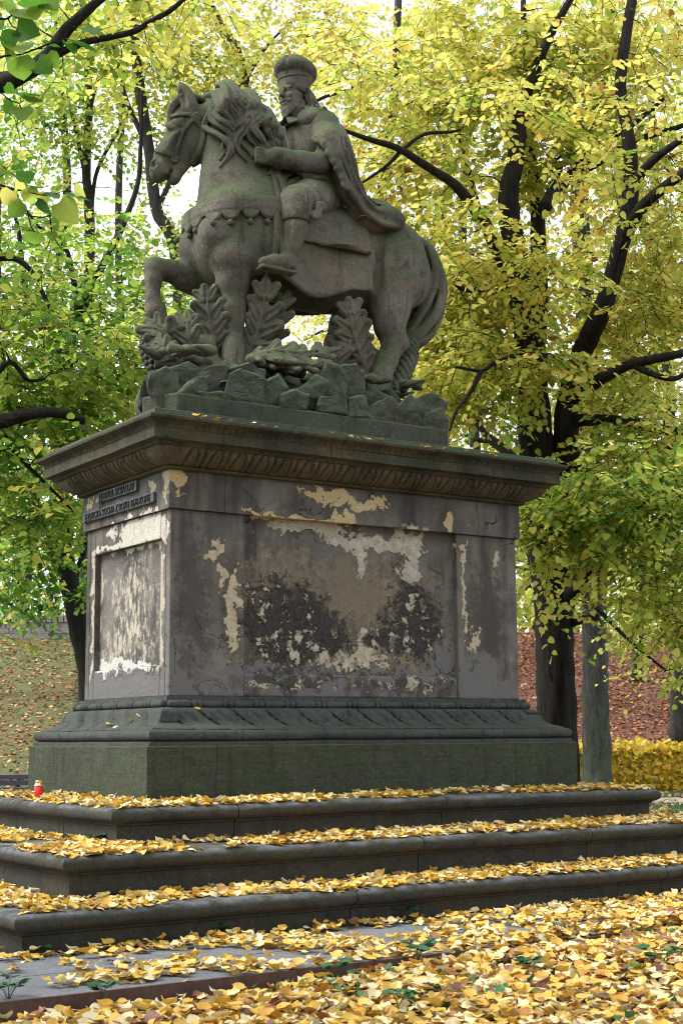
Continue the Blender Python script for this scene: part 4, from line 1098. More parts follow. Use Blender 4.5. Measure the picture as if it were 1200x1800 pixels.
# ---- pedestal
ped = empty('stone_pedestal', (LX/2, WY/2, .673))
tag(ped, 'massive weathered stone pedestal with peeling plaster and carved mouldings', 'pedestal')
fj = [S_of('front', v) for v in (.41, 3.0)]+[S_of('left', 1.1), S_of('right', .6), S_of('back', 1.5)]
course('plinth_block', [(.306, .675), (.306, 1.028), (.298, 1.037), (.02, 1.037), (.02, .675)], PLINTH, ped, [S_of('front', .20), S_of('front', 2.78), S_of('right', .6), S_of('back', 1.5)], .004, step=.12, wob=.006)
tor = [(.02, 1.038), (.284, 1.038), (.284, 1.056), (.264, 1.061), (.252, 1.067)]+[(.247+.038*math.cos(a), 1.104+.036*math.sin(a)) for a in np.linspace(-1.5, 1.5, 9)]+[(.24, 1.1405), (.02, 1.1405)]
course('torus_moulding', tor, BASE_M, ped, [S_of('front', .36), S_of('front', 2.2), S_of('left', .75), S_of('right', .5), S_of('back', 1.5)], .003, step=.08, smooth=True, wob=.006)
# reversed ogee carved with lapping leaves
cyk = spline([(.055, 1.2905, 0), (.085, 1.286, 0), (.108, 1.270, 0), (.121, 1.244, 0), (.133, 1.215, 0), (.151, 1.190, 0), (.180, 1.171, 0), (.215, 1.160, 0), (.243, 1.152, 0), (.252, 1.142, 0)], 6)
_l = np.concatenate([[0], np.cumsum(np.linalg.norm(np.diff(cyk, axis=0), axis=1))]); cy = [(float(np.interp(q*_l[-1], _l, cyk[:, 0])), float(np.interp(q*_l[-1], _l, cyk[:, 1]))) for q in np.linspace(1, 0, 17)]
def cyma(s, k, o, z):
    if k > 16: return 0
    u = k/16; per = .262; sh = .085*math.sin((u-.5)*math.pi)+.03*u
    ph = ((s+sh)/per) % 1.0
    e = math.sin(math.pi*min(1, .06+u*.96))**.5
    saw = .030*(ph-.5)-.040*math.exp(-(min(ph, 1-ph)/.05)**2)
    v = .010*math.cos(2*math.pi*ph*3)*min(1, 3*ph*(1-ph))
    return e*(saw+v)+.004*noise.noise(Vector((s*6, z*20, 1)))
course('carved_leaf_moulding', cy+[(.02, 1.291), (.02, 1.142)], BASE_M, ped, (), step=.0125, disp=cyma, smooth=True)
course('astragal_bed', [(.02, 1.2915), (.036, 1.2915), (.032, 1.336), (.032, 1.340), (.030, 1.367), (.02, 1.367)], BASE_M, ped, (), step=.2, wob=.003)
def bead_row(side, length, fx):
    s = -.03; k = 0
    while s < length+.03:
        ln = (.165, .040, .040)[k % 3]*rng.uniform(.92, 1.08); r = (.026, .029, .029)[k % 3]*rng.uniform(.95, 1.05)
        B = MB(); prof = [(.3*r, 0), (.8*r, .1*ln), (r, .3*ln), (r, .7*ln), (.8*r, .9*ln), (.3*r, ln)] if k % 3 else [(.45*r, 0), (.9*r, .03*ln), (r, .12*ln), (r, .88*ln), (.9*r, .97*ln), (.45*r, ln)]
        B.lathe(prof, n=10); V = B.V[0]; B.V[0] = np.array([fx(s+v[2], v[0], v[1]) for v in V])
        B.build('bead', BASE_M, ped, True); s += ln+.003; k += 1
bead_row('front', LX, lambda s, a, b: (s, -.050+a, 1.3150+b))
bead_row('left', WY, lambda s, a, b: (-.050+a, s, 1.3150+b))

# shaft: recessed faces framed by flat pilasters, sill and head
def two_mat(o):
    me = o.data; me.materials.clear(); me.materials.append(PL_LONG); me.materials.append(PL_SHORT)
    for p in me.polygons: p.material_index = 1 if abs(p.normal.x) > .7 else 0
    return o
def shaft_piece(name, lo, hi, bevel=.008):
    B = MB(); B.box(lo, hi); o = B.build(name, PL_LONG, ped); two_mat(o); bv(o, bevel); return o
RC = .048
shaft_piece('shaft_core', (RC, RC, .7), (LX-RC, WY-RC, 3.0), .002)
for x0, x1 in ((0, .583), (2.488, LX)):
    for y0, y1 in ((0, RC+.02), (WY-RC-.02, WY)): shaft_piece('pilaster', (x0, y0, 1.3675), (x1, y1, 2.6515))
for y0, y1 in ((-.012+.024, RC+.01), (WY-RC-.01, WY-.012)): shaft_piece('panel_sill', (.585, y0, 1.3675), (2.486, y1, 1.53), .012)
for x0, x1 in ((0, RC+.01), (LX-RC-.01, LX)):
    a, b = RC+.022, WY-RC-.022
    shaft_piece('panel_stile', (x0, a, 1.3675), (x1, .148, 2.6515)); shaft_piece('panel_stile', (x0, 1.243, 1.3675), (x1, b, 2.6515))
    shaft_piece('panel_rail', (x0, .150, 1.3675), (x1, 1.241, 1.582)); shaft_piece('panel_rail', (x0, .150, 2.458), (x1, 1.241, 2.6515))
for o in course('frieze_block', [(.024, 2.6525), (.026, 2.90), (.024, 2.919), (-.04, 2.919), (-.04, 2.6525)], PL_LONG, ped, [S_of('front', .41), S_of('front', 2.69), S_of('right', .7), S_of('back', 1.0), S_of('left', 1.36)], .004, step=.1, wob=.005): two_mat(o)
# cornice
course('cornice_fillet', [(-.02, 2.9195), (.040, 2.9195), (.062, 2.926), (.066, 2.938), (.060, 2.945), (-.02, 2.945)], CORNICE, ped, (), step=.2, wob=.004)
ov = [(.058, 2.9455)]+[(.068+.125*math.sin(u*math.pi/2)**1.1, 2.948+.105*(1-math.cos(u*math.pi/2))**.8) for u in np.linspace(.02, 1, 13)]
def ovolo(s, k, o, z):
    if k > 13 or k == 0: return 0
    u = k/13; e = math.sin(math.pi*min(1, .08+u*.9))**.5
    ph = ((s+.008*math.sin(u*3.0))/.185) % 1.0
    g = math.exp(-(min(ph, 1-ph)/.055)**2); g2 = math.exp(-((ph-.5)/.03)**2); g3 = math.exp(-((abs(ph-.5)-.24*math.sin(math.pi*min(1, .35+.5*u)))/.045)**2)
    return e*(-.055*g-.016*g2*(u > .35)-.050*g3*(u > .12)+.010*math.sin(math.pi*ph))+.005*noise.noise(Vector((s*9, z*25, 2)))
course('carved_ovolo', ov+[(-.02, 3.0535), (-.02, 2.9455)], OVOLO, ped, (), step=.009, disp=ovolo, smooth=True)
course('corona_block', [(-.02, 3.054), (.205, 3.054), (.212, 3.076), (.246, 3.082), (.262, 3.084), (.262, 3.153), (.256, 3.156), (-.02, 3.156)], CORNICE, ped, [S_of('front', 1.15), S_of('front', 2.66), S_of('left', .7), S_of('right', .7), S_of('back', 1.5)], .004, step=.1, wob=.006)
tp = [(-.02, 3.1565), (.262, 3.1565), (.265, 3.166), (.272, 3.180), (.285, 3.192), (.298, 3.198), (.300, 3.206), (.314, 3.208), (.318, 3.216), (.318, 3.231), (.310, 3.237), (.2, 3.246), (-.02, 3.248)]
def darts(s, k, o, z):
    if k < 2 or k > 5: return 0
    ph = (s/.052) % 1.0; return -.012*math.exp(-(min(ph, 1-ph)/.16)**2)*math.sin(math.pi*(k-1)/5)
course('cornice_top', tp, CORNICE, ped, (), step=.0105, disp=darts, smooth=False)
course('blocking_course', [(-.02, 3.2485), (-.02, 3.286), (.235, 3.286), (.255, 3.279), (.262, 3.2485)], STONE_GREEN, ped, [S_of('front', 1.4), S_of('left', .6), S_of('back', 1.2), S_of('right', .7)], .004, step=.1, wob=.006)
B = MB(); B.box((-.03, -.03, 3.05), (LX+.03, WY+.03, 3.2845)); B.build('top_core', STONE_GREEN, ped)
B = MB(); B.box((-.11, -.11, -.05), (LX+.11, WY+.11, .70)); B.build('inner_core', PLINTH, steps)

# two inscription plates on the short face
def plaque(y0, y1, z0, z1, text, hgt):
    B = MB(); B.box((-.048, y0, z0), (-.0235, y1, z1)); p = B.build('inscription_plaque', PLAQUE, ped, bevel=.004)
    cu = bpy.data.curves.new('lettering', 'FONT'); cu.body = text; cu.size = 1; cu.extrude = .06; cu.align_x = 'CENTER'; cu.align_y = 'CENTER'
    to = bpy.data.objects.new('lettering_source', cu); COL.objects.link(to); dg = bpy.context.evaluated_depsgraph_get(); dg.update()
    me = bpy.data.meshes.new_from_object(to.evaluated_get(dg)); bpy.data.objects.remove(to)
    co = np.array([v.co[:] for v in me.vertices]); lo, hi = co.min(0), co.max(0)
    W = (y1-y0)*.93; H = hgt; sx = W/(hi[0]-lo[0]); sz = H/.73
    cx = (lo[0]+hi[0])/2; base_ = -.365
    N_ = np.stack([-.0482-(co[:, 2]-lo[2])*.06, (y0+y1)/2-(co[:, 0]-cx)*sx, (z0+z1)/2-.004+(co[:, 1])*sz], 1)
    for v, c in zip(me.vertices, N_): v.co = c
    me.materials.clear(); me.name = 'lettering'
    o = link('lettering', me, LETTER, p); 
    return p
plaque(.456, 1.105, 2.838, 2.914, 'J.J.BENDL-SV.VÁCLAV', .058)
plaque(.176, 1.382, 2.717, 2.790, 'JEZDECKÁ SOCHA Z ROKU 1678-KOPIE', .056)

# ------------------------------------------------------------------ ground
FXY = np.array([FW[0], FW[1]])/math.hypot(FW[0], FW[1])
def off_of(x, y):
    dx = max(-x, 0, x-LX); dy = max(-y, 0, y-WY); return max(dx, dy)
def gz(x, y):
    """height of the park ground"""
    D = (x-CAM[0])*FXY[0]+(y-CAM[1])*FXY[1]
    z = -.05
    o = off_of(x, y)
    if o > 2.86 and D < 22:
        w = min(1, (o-2.88)/.5)*max(0, min(1, (22-D)/6))
        z += -.05*max(0, min(1, (.2-x)/1.2))+w*(.030+.05*noise.noise(Vector((x*.9, y*.9, 3)))+.025*noise.noise(Vector((x*3, y*3, 8))))
    if D > 28.5:
        t = D-28.5; z += .245*(t*t/(t+3.0)) if D < 50 else .245*(21.5**2/24.5)+(D-50)*.02
        z += .25*noise.noise(Vector((x*.12, y*.12, 1)))*min(1, t/6)
    return z
def ground():
    c = np.array([LX/2, WY/2]); V = []; F = []
    rad = list(np.linspace(1.2, 11, 70))+list(np.geomspace(11.4, 60, 60))+list(np.geomspace(64, 900, 12)); na = 200
    V.append((c[0], c[1], -.05))
    for r in rad:
        for k in range(na):
            a = 2*math.pi*k/na; x, y = c[0]+r*math.cos(a), c[1]+r*math.sin(a); V.append((x, y, gz(x, y)))
    F += [(0, 1+k, 1+(k+1) % na) for k in range(na)]
    for i in range(len(rad)-1):
        for k in range(na): F.append((1+i*na+k, 1+(i+1)*na+k, 1+(i+1)*na+(k+1) % na, 1+i*na+(k+1) % na))
    o = link('ground', mesh('ground', V, F, True), GROUND); tag(o, kind='structure')
ground()
# paving ring of stone slabs with a rusted edging strip
pave = empty('pavement', (LX/2, WY/2, 0)); tag(pave, kind='structure')
rows = [(1.66, 2.25), (2.255, 2.845)]
for side in ('front', 'left', 'right', 'back'):
    ln = LX if side in ('front', 'back') else WY
    for ri, (a, b) in enumerate(rows):
        s = -2.845 if side in ('front', 'back') else -1.66
        e = ln+2.845 if side in ('front', 'back') else ln+1.66
        s0 = s+(.35 if ri else 0); cuts = [s]
        while s0 < e-.4:
            s0 += rng.uniform(.62, .95)
            if s0 < e-.3: cuts.append(s0)
        cuts.append(e)
        for u, v in zip(cuts[:-1], cuts[1:]):
            B = MB(); z = rng.uniform(-.004, .004); g = .006
            if side == 'front': lo, hi = (u+g, -b+g, -.05), (v-g, -a-g, z)
            elif side == 'back': lo, hi = (u+g, WY+a+g, -.05), (v-g, WY+b-g, z)
            elif side == 'left': lo, hi = (-b+g, u+g, -.05), (-a-g, v-g, z)
            else: lo, hi = (LX+a+g, u+g, -.05), (LX+b-g, v-g, z)
            B.box(lo, hi); B.build('paving_slab', SLAB, pave, bevel=.006)
B = MB(); q = 2.852; w = .018
B.box((-q-w, -q-w, -.10), (LX+q+w, -q, .010)); B.box((-q-w, WY+q, -.10), (LX+q+w, WY+q+w, .010)); B.box((-q-w, -q, -.10), (-q, WY+q, .010)); B.box((LX+q, -q, -.10), (LX+q+w, WY+q, .010))
B.build('edging_strip', EDGE, pave)
# gravel path behind the monument
B = MB(); RXY = np.array([RT[0], RT[1]])/math.hypot(RT[0], RT[1]); V = []
for s in np.linspace(-40, 40, 41):
    for D in np.linspace(24.4, 26.4, 5):
        p = np.array([CAM[0], CAM[1]])+FXY*(D+.3*math.sin(s*.2))+RXY*s; V.append((p[0], p[1], gz(*p)+.006))
B.add(V, [(i*5+k, (i+1)*5+k, (i+1)*5+k+1, i*5+k+1) for i in range(40) for k in range(4)]); tag(B.build('path', GRAVEL), kind='structure')

# ------------------------------------------------------------------ far wall, bench, lantern
def wpt(lat, D): p = np.array([CAM[0], CAM[1]])+FXY*D+RXY*lat; return p
wall = empty('stone_wall', (*wpt(-10, 49), gz(*wpt(-10, 49)))); tag(wall, 'low stone park wall with ribbed coping on top of the leafy left bank', 'wall')
def wpart(name, lat0, lat1, D0, D1, z0, z1, mat):
    P = [wpt(lat0, D0), wpt(lat1, D0), wpt(lat1, D1), wpt(lat0, D1)]; B = MB()
    B.add([(*p, z0) for p in P]+[(*p, z1) for p in P], [(3, 2, 1, 0), (4, 5, 6, 7), (0, 1, 5, 4), (1, 2, 6, 5), (2, 3, 7, 6), (3, 0, 4, 7)]); return B.build(name, mat, wall)
zt_ = gz(*wpt(-9.5, 49))
z0 = zt_-.6
for r in range(3):
    x = -13.2-.3*r
    while x < -6:
        w = rng.uniform(.5, .95); wpart('wall_stone', x, x+w-.02, 49+rng.uniform(-.02, .02), 49.5, z0+.62+r*.185, z0+.62+r*.185+.175, WALL); x += w
wpart('wall_footing', -14, -5.6, 49.03, 49.5, z0-1.2, z0+.62, WALL)
x = -13.8
while x < -6:
    wpart('coping_stone', x, x+.155, 48.94, 49.56, z0+1.18, z0+1.40+rng.uniform(0, .02), WALL); x += .20
bp = wpt(-7.1, 26.9); bz = gz(*bp)
bench = empty('park_bench', (bp[0], bp[1], bz)); tag(bench, 'dark backless park bench beyond the lantern at the left edge', 'bench')
def bx(name, l0, l1, d0, d1, a, b):
    P = [wpt(-7.1+l0, 26.9+d0), wpt(-7.1+l1, 26.9+d0), wpt(-7.1+l1, 26.9+d1), wpt(-7.1+l0, 26.9+d1)]; B = MB()
    B.add([(*p, bz+a) for p in P]+[(*p, bz+b) for p in P], [(3, 2, 1, 0), (4, 5, 6, 7), (0, 1, 5, 4), (1, 2, 6, 5), (2, 3, 7, 6), (3, 0, 4, 7)]); B.build(name, BENCH, bench, bevel=.006)
bx('backrest_slat', -.9, 1.35, .42, .46, .40, .485); bx('backrest_slat', -.9, 1.35, .42, .46, .29, .385)
for k in range(3): bx('seat_slat', -.9, 1.35, .05+k*.125, .155+k*.125, .235, .265)
for l in (-.6, 1.02):
    bx('leg', l, l+.06, .05, .10, 0, .234); bx('leg', l, l+.06, .47, .51, 0, .48)

lan = empty('grave_lantern', (-.608, .749, .679)); tag(lan, 'small red grave candle lantern with gold lid on the top step', 'lantern')
B = MB(); B.lathe([(.026, 0), (.029, .004), (.0285, .05), (.030, .082), (.028, .086)], (-.608, .749, .679), 20); B.build('glass', LANTERN_RED, lan, True)
B = MB(); B.lathe([(.0285, .0865), (.031, .088), (.031, .096), (.025, .099), (.0235, .118), (.026, .119), (.026, .122), (.012, .125)], (-.608, .749, .679), 20); B.build('lid', LANTERN_LID, lan, True)
# ------------------------------------------------------------------ trees
# leaf outlines (unit length, stalk end at the origin, lying in xy, folded along the midrib)
LV10 = np.array([(0, 0, 0), (.30, -.07, .05), (.50, .20, .10), (.45, .52, .09), (.24, .82, .05), (0, 1.06, -.04), (-.24, .82, .05), (-.45, .52, .09), (-.50, .20, .10), (-.30, -.07, .05)])
LF10 = np.array([(0, 1, 2, 3), (0, 3, 4, 5), (0, 5, 6, 7), (0, 7, 8, 9)])
LV6 = np.array([(0, 0, 0), (.46, .18, .10), (.36, .66, .08), (0, 1.05, -.03), (-.36, .66, .08), (-.46, .18, .10)])
LF6 = np.array([(0, 1, 2, 3), (0, 3, 4, 5)])
def frames(D, N):
    D = D/(np.linalg.norm(D, axis=1)[:, None]+1e-9); N = N-D*(N*D).sum(1)[:, None]; N /= np.linalg.norm(N, axis=1)[:, None]+1e-9
    return np.cross(D, N), D, N
def leaf_mesh(name, P, D, N, size, tint, fine=False):
    X, Y, Z = frames(D, N); T, TF = (LV10, LF10) if fine else (LV6, LF6); k = len(T)
    V = P[:, None, :]+size[:, None, None]*(T[None, :, 0:1]*X[:, None, :]+T[None, :, 1:2]*Y[:, None, :]+T[None, :, 2:3]*Z[:, None, :])
    F = (TF[None]+(np.arange(len(P))*k)[:, None, None]).reshape(-1, 4)
    return mesh(name, V.reshape(-1, 3), F, attr={'tint': ('FACE', np.repeat(tint, len(TF)))})
_unit = {}
_a = np.linspace(0, 2*math.pi, 15)[:-1]
_o = np.stack([.50*np.sin(_a)*(1+.10*np.cos(_a)), .48-.56*np.cos(_a)+.10*np.exp(-(_a-math.pi)**2*8)+.10*np.exp(-np.minimum(_a, 2*math.pi-_a)**2*10)], 1)
def curled(curl, wave, tw):
    x, y = np.append(_o[:, 0], 0), np.append(_o[:, 1]+np.where(np.abs(_a-math.pi) < .1, .09, 0), .45); z = curl*((y-.45)**2*1.1+x**2*1.5)+wave*np.sin(5*y+3*x)+tw*x*(y-.4)
    return np.stack([x, y, z], 1)
CURLS = [curled(c_, w_, t_) for c_, w_, t_ in ((.55, .03, .2), (.25, .05, -.5), (-.5, .04, .3), (.9, .03, .5), (.1, .07, .7), (-.25, .06, -.4))]
CF = np.array([(i, (i+1) % 14, 14) for i in range(14)])
def litter_mesh(name, P, D, N, size, tint):
    X, Y, Z = frames(D, N); kind = rng.integers(0, len(CURLS), len(P)); T = np.stack(CURLS)[kind]; k = 15
    V = P[:, None, :]+size[:, None, None]*(T[:, :, 0:1]*X[:, None, :]+(T[:, :, 1:2]-.45)*Y[:, None, :]+T[:, :, 2:3]*Z[:, None, :])
    F = (CF[None]+(np.arange(len(P))*k)[:, None, None]).reshape(-1, 3)
    return mesh(name, V.reshape(-1, 3), F, True, attr={'tint': ('FACE', np.repeat(tint, 14))})
def unit_leaf(kind, tint, mat, curl=0.0):
    key = (kind, round(tint, 2), round(curl, 4))
    if key not in _unit:
        if kind in ('fallen_leaf', 'stray_leaf'):
            T = CURLS[len(_unit) % len(CURLS)]-np.array([0, .45, 0]); me = mesh(kind, T, CF, True, attr={'tint': ('FACE', np.full(14, tint))})
        else:
            T = LV10.copy(); T[:, 2] += curl*(T[:, 1]-.4)**2+curl*.8*T[:, 0]**2
            me = mesh(kind, T, LF10, attr={'tint': ('FACE', np.full(len(LF10), tint))})
        me.materials.append(mat); _unit[key] = me
    return _unit[key]
def leaf_objs(name, parent, P, D, N, size, tint, mat, curl=0.0):
    X, Y, Z = frames(D, N); off = Matrix.Translation(-Vector(parent.location)) if parent is not None else Matrix()
    out = []
    for i in range(len(P)):
        s = size[i]; M = Matrix(((X[i][0]*s, Y[i][0]*s, Z[i][0]*s, P[i][0]), (X[i][1]*s, Y[i][1]*s, Z[i][1]*s, P[i][1]), (X[i][2]*s, Y[i][2]*s, Z[i][2]*s, P[i][2]), (0, 0, 0, 1)))
        o = bpy.data.objects.new(name, unit_leaf(name, round(float(tint[i])*12)/12, mat, curl+(i % 3)*.001)); COL.objects.link(o)
        if parent is not None: o.parent = parent
        o.matrix_basis = off @ M; out.append(o)
    return out

def rnd_unit(n):
    v = rng.normal(size=(n, 3)); return v/np.linalg.norm(v, axis=1)[:, None]

def tree(label, limbs, clouds, leaf=.085, tint=(.6, .12), bark_m=None, twig_n=11, twig_len=.5, singles=0, group=None, droop=.25, name='linden_tree', jag=1.0, sky_gap=0.0, nf=1.0):
    """limbs: [(points, r_start, r_end)], clouds: [(centre, radii, number of sprays, tint shift)]"""
    base = np.array(limbs[0][0][0]); root = empty(name, tuple(base)); tag(root, label, 'tree', group)
    B = MB(); nodes = []; nrad = []
    for li, (P, r0, r1) in enumerate(limbs):
        C = spline(P, 6 if len(P) > 2 else 8); m = len(C)
        rr_ = r0+(r1-r0)*np.linspace(0, 1, m)**.85
        if li: C = C+np.array([[.05*r0*noise.noise(Vector(c*2+i)) for i in (0, 5, 9)] for c in C])*3*jag
        rad = rr_*(1+np.array([.10*noise.noise(Vector(c*1.5)) for c in C]))
        if li == 0: rad[:3] *= np.array([1.45, 1.16, 1.04])[:len(rad[:3])]
        B.tube(C, rad, (40 if singles else 22) if r0 > .12 else (12 if r0 > .07 else 7), wob=.04, ridge=.13 if r0 > .07 else 0)
        nodes += list(C); nrad += list(rad)
    # twigs grow from the limbs to every spray
    Cs = []; sh = []
    for c, r, n, ts in clouds:
        c = np.array(c); n = int(n*nf); u = rnd_unit(n)*rng.uniform(0.15, 1, n)[:, None]**.5; pts = c+u*np.array(r)
        f = np.array([noise.noise(Vector(p*.55+Vector((3, 1, 9))))+.6*noise.noise(Vector(p*1.4)) for p in map(Vector, pts)])
        keep = f > (-.10+sky_gap)-rng.uniform(0, .35, n); Cs.append(pts[keep]); sh += [ts]*int(keep.sum())
    if not Cs: Cs = [np.zeros((0, 3))]
    Cs = np.vstack(Cs); sh = np.array(sh)
    NN = np.array(nodes); NR = np.array(nrad)
    if len(Cs):
        d0 = np.array([np.min(((NN-c)**2).sum(1)) for c in Cs]); order = np.argsort(d0)
        cap = len(NN)+len(Cs)*5; buf = np.zeros((cap, 3)); buf[:len(NN)] = NN; br = np.zeros(cap); br[:len(NN)] = NR; cnt = len(NN)
        LP = []; LD = []; LN = []; LS = []; LT = []
        for oi in order:
            c = Cs[oi]; dd = ((buf[:cnt]-c)**2).sum(1); j = int(dd.argmin()); a = buf[j]; L = math.sqrt(dd[j])
            if L > .12:
                k = max(3, min(6, int(L/.35)+2)); mid = (a+c)/2+np.array([0, 0, .10*L])+rng.normal(size=3)*.06*L
                Cc = spline([a, mid, c], k//2+1); r0 = min(br[j]*.6, .008+.009*L); 
                B.tube(Cc, np.linspace(r0, .0035, len(Cc)), 4, cap=False)
                st = Cc[1:]; st = st[-5:]; buf[cnt:cnt+len(st)] = st; br[cnt:cnt+len(st)] = np.linspace(r0, .004, len(Cc))[1:][-5:]; cnt += len(st)
                t = (c-a)/L
            else: t = rnd_unit(1)[0]
            t = t*np.array([1, 1, .45])+rng.normal(size=3)*.35; t[2] -= droop; t /= np.linalg.norm(t)
            n = int(twig_n*rng.uniform(.6, 1.3)); s = np.linspace(.05, 1, n)*twig_len*rng.uniform(.7, 1.25); sag = np.stack([0*s, 0*s, -.35*s*s/twig_len*droop*2], 1)
            p = c+t*s[:, None]+sag; side = np.cross(t, (0, 0, 1)); side /= np.linalg.norm(side)+1e-9
            sg = np.where(np.arange(n) % 2 == 0, 1, -1)[:, None]
            ld = t*.55+side*sg*rng.uniform(.5, 1.1, (n, 1))+rng.normal(size=(n, 3))*.22; ld[:, 2] -= .15+droop
            ln = np.array([0, 0, 1.0])+rng.normal(size=(n, 3))*.45
            LP.append(p+side*sg*.02); LD.append(ld); LN.append(ln); LS.append(leaf*rng.uniform(.6, 1.15, n)); LT.append(np.clip(tint[0]+sh[oi]+rng.normal()*tint[1]+rng.normal(size=n)*tint[1]*.6+(rng.random(n) < .03)*.3, 0.02, 1))
            B.tube([c, p[n//2], p[-1]], [.0035, .0028, .0016], 3, cap=False)
        P, D, N, S, T = np.vstack(LP), np.vstack(LD), np.vstack(LN), np.concatenate(LS), np.concatenate(LT)
        B.build('trunk', bark_m or BARK, root, True)
        sel = np.zeros(len(P), bool)
        if singles:
            q = P-CAM; z = q @ FW; x = 600+FOC*(q @ RT)/z; y = 900-FOC*(q @ UP)/z
            vis = (x > 5) & (x < 1195) & (y > 5) & (y < 1450)
            sc = np.where(vis, S/z, 0); sel[np.argsort(-sc)[:singles]] = True
            leaf_objs('leaf', root, P[sel], D[sel], N[sel], S[sel], T[sel], LEAF)
        me = leaf_mesh('crown', P[~sel], D[~sel], N[~sel], S[~sel], T[~sel], fine=leaf < .1 and singles > 0)
        o = link('crown', me, LEAF, root); o['kind'] = 'stuff'
        return root, len(P)
    B.build('trunk', bark_m or BARK, root, True)
    return root, 0
def A(D, *pts): return [at(px, py, D+(dd[0] if dd else 0)) for px, py, *dd in pts]
def base_at(px, D):
    p = at(px, 1300, D); return np.array([p[0], p[1], gz(p[0], p[1])-.1])
def cl(px, py, D, rx, rz, rd, n, ts=0.0):
    """a leaf cloud: rx, rz metres across and high in the picture plane, rd deep"""
    return (at(px, py, D), (max(rx*.83, rd*.55), max(rx*.55, rd*.83), rz), n, ts)
NLEAF = 0
# the great linden behind the right end of the steps
D = 14.5
lim = [([base_at(978, D)]+A(D, (978, 1300), (976, 1180), (974, 1100), (966, 1020), (950, 930), (944, 820), (938, 720), (930, 640)), .215, .15),
 (A(D, (976, 1120), (990, 1040), (1000, 940), (1000, 840), (994, 740), (1000, 690), (1022, 620), (1050, 560, -.2), (1078, 480, -.3), (1100, 400, -.4), (1108, 320, -.4), (1102, 240, -.4), (1090, 160, -.3), (1096, 80, -.2), (1112, -20, 0)), .15, .045),
 (A(D, (930, 640), (922, 560), (910, 470), (896, 390), (893, 330), (902, 290), (912, 230), (912, 190), (936, 140), (956, 90), (985, 30), (1012, -20)), .135, .03),
 (A(D, (934, 660), (944, 560, .4), (948, 450, .6), (942, 340, .8), (928, 230, .9), (925, 120, 1.0), (918, 0, 1.0)), .12, .03),
 (A(D, (922, 570), (900, 510, -.3), (872, 430, -.7), (838, 372, -1.0), (800, 325, -1.2), (765, 300, -1.3), (705, 264, -1.5), (650, 246, -1.6), (600, 228, -1.7)), .085, .018),
 (A(D, (705, 264, -1.5), (680, 290, -1.4), (640, 318, -1.3), (612, 332, -1.2)), .022, .008), (A(D, (705, 264, -1.5), (745, 236, -1.4), (790, 232, -1.3), (810, 228, -1.3)), .022, .01),
 (A(D, (900, 510), (850, 400, .4), (800, 220, .7), (760, 190, .8), (800, 180, .7), (830, 190, .7)), .04, .01),
 (A(D, (955, 365), (1000, 310, .3), (1060, 250, .5), (1110, 220, .6), (1170, 170, .8)), .07, .02), (A(D, (1000, 310, .3), (1050, 285, .3), (1110, 250, .4), (1200, 220, .5), (1260, 190, .5)), .06, .02),
 (A(D, (950, 370), (985, 290, .5), (960, 300, .6), (985, 275, .8), (1020, 268, .8)), .04, .01),
 (A(D, (1098, 415, -.4), (1125, 370, -.7), (1160, 335, -.9), (1215, 292, -1.1)), .075, .04), (A(D, (1109, 325, -.4), (1148, 282, -.6), (1205, 240, -.8)), .055, .03),
 (A(D, (1000, 700), (1038, 676, -.4), (1066, 660, -.6), (1112, 640, -.8), (1182, 624, -1.0), (1240, 610, -1)), .085, .03), (A(D, (1112, 640, -.8), (1140, 655, -.9), (1182, 666, -1), (1215, 650, -1)), .04, .02),
 (A(D, (1002, 740), (1040, 737, -.3), (1082, 739, -.5), (1142, 750, -.8), (1220, 768, -1)), .07, .04),
 (A(D, (1000, 680), (988, 640, -.4), (960, 626, -.7), (910, 625, -1), (866, 640, -1.2), (845, 652, -1.3), (800, 645, -1.4)), .045, .012), (A(D, (845, 652, -1.3), (826, 690, -1.4), (802, 722, -1.5), (790, 757, -1.5)), .026, .01),
 (A(D, (945, 860), (895, 795, .6), (850, 760, .9), (820, 708, 1.1)), .06, .025), (A(D, (930, 900, .3), (880, 792, .9), (832, 770, 1.1)), .05, .025),
 (A(D, (990, 1060), (1012, 1030, -.3), (1040, 998, -.5), (1078, 972, -.7), (1104, 940, -.9), (1120, 890, -1), (1140, 840, -1.1)), .085, .025), (A(D, (1000, 1096), (1026, 1088, -.2), (1052, 1084, -.3)), .05, .03),
 (A(D, (1015, 1030, -.3), (1060, 1080, -.8), (1110, 1130, -1.2), (1170, 1180, -1.4)), .03, .01), (A(D, (1050, 800), (1130, 802, -.4), (1205, 776, -.6)), .03, .02),
 (A(D, (905, 500), (850, 515, -.6), (790, 500, -1.0), (770, 482, -1.2)), .035, .012)]
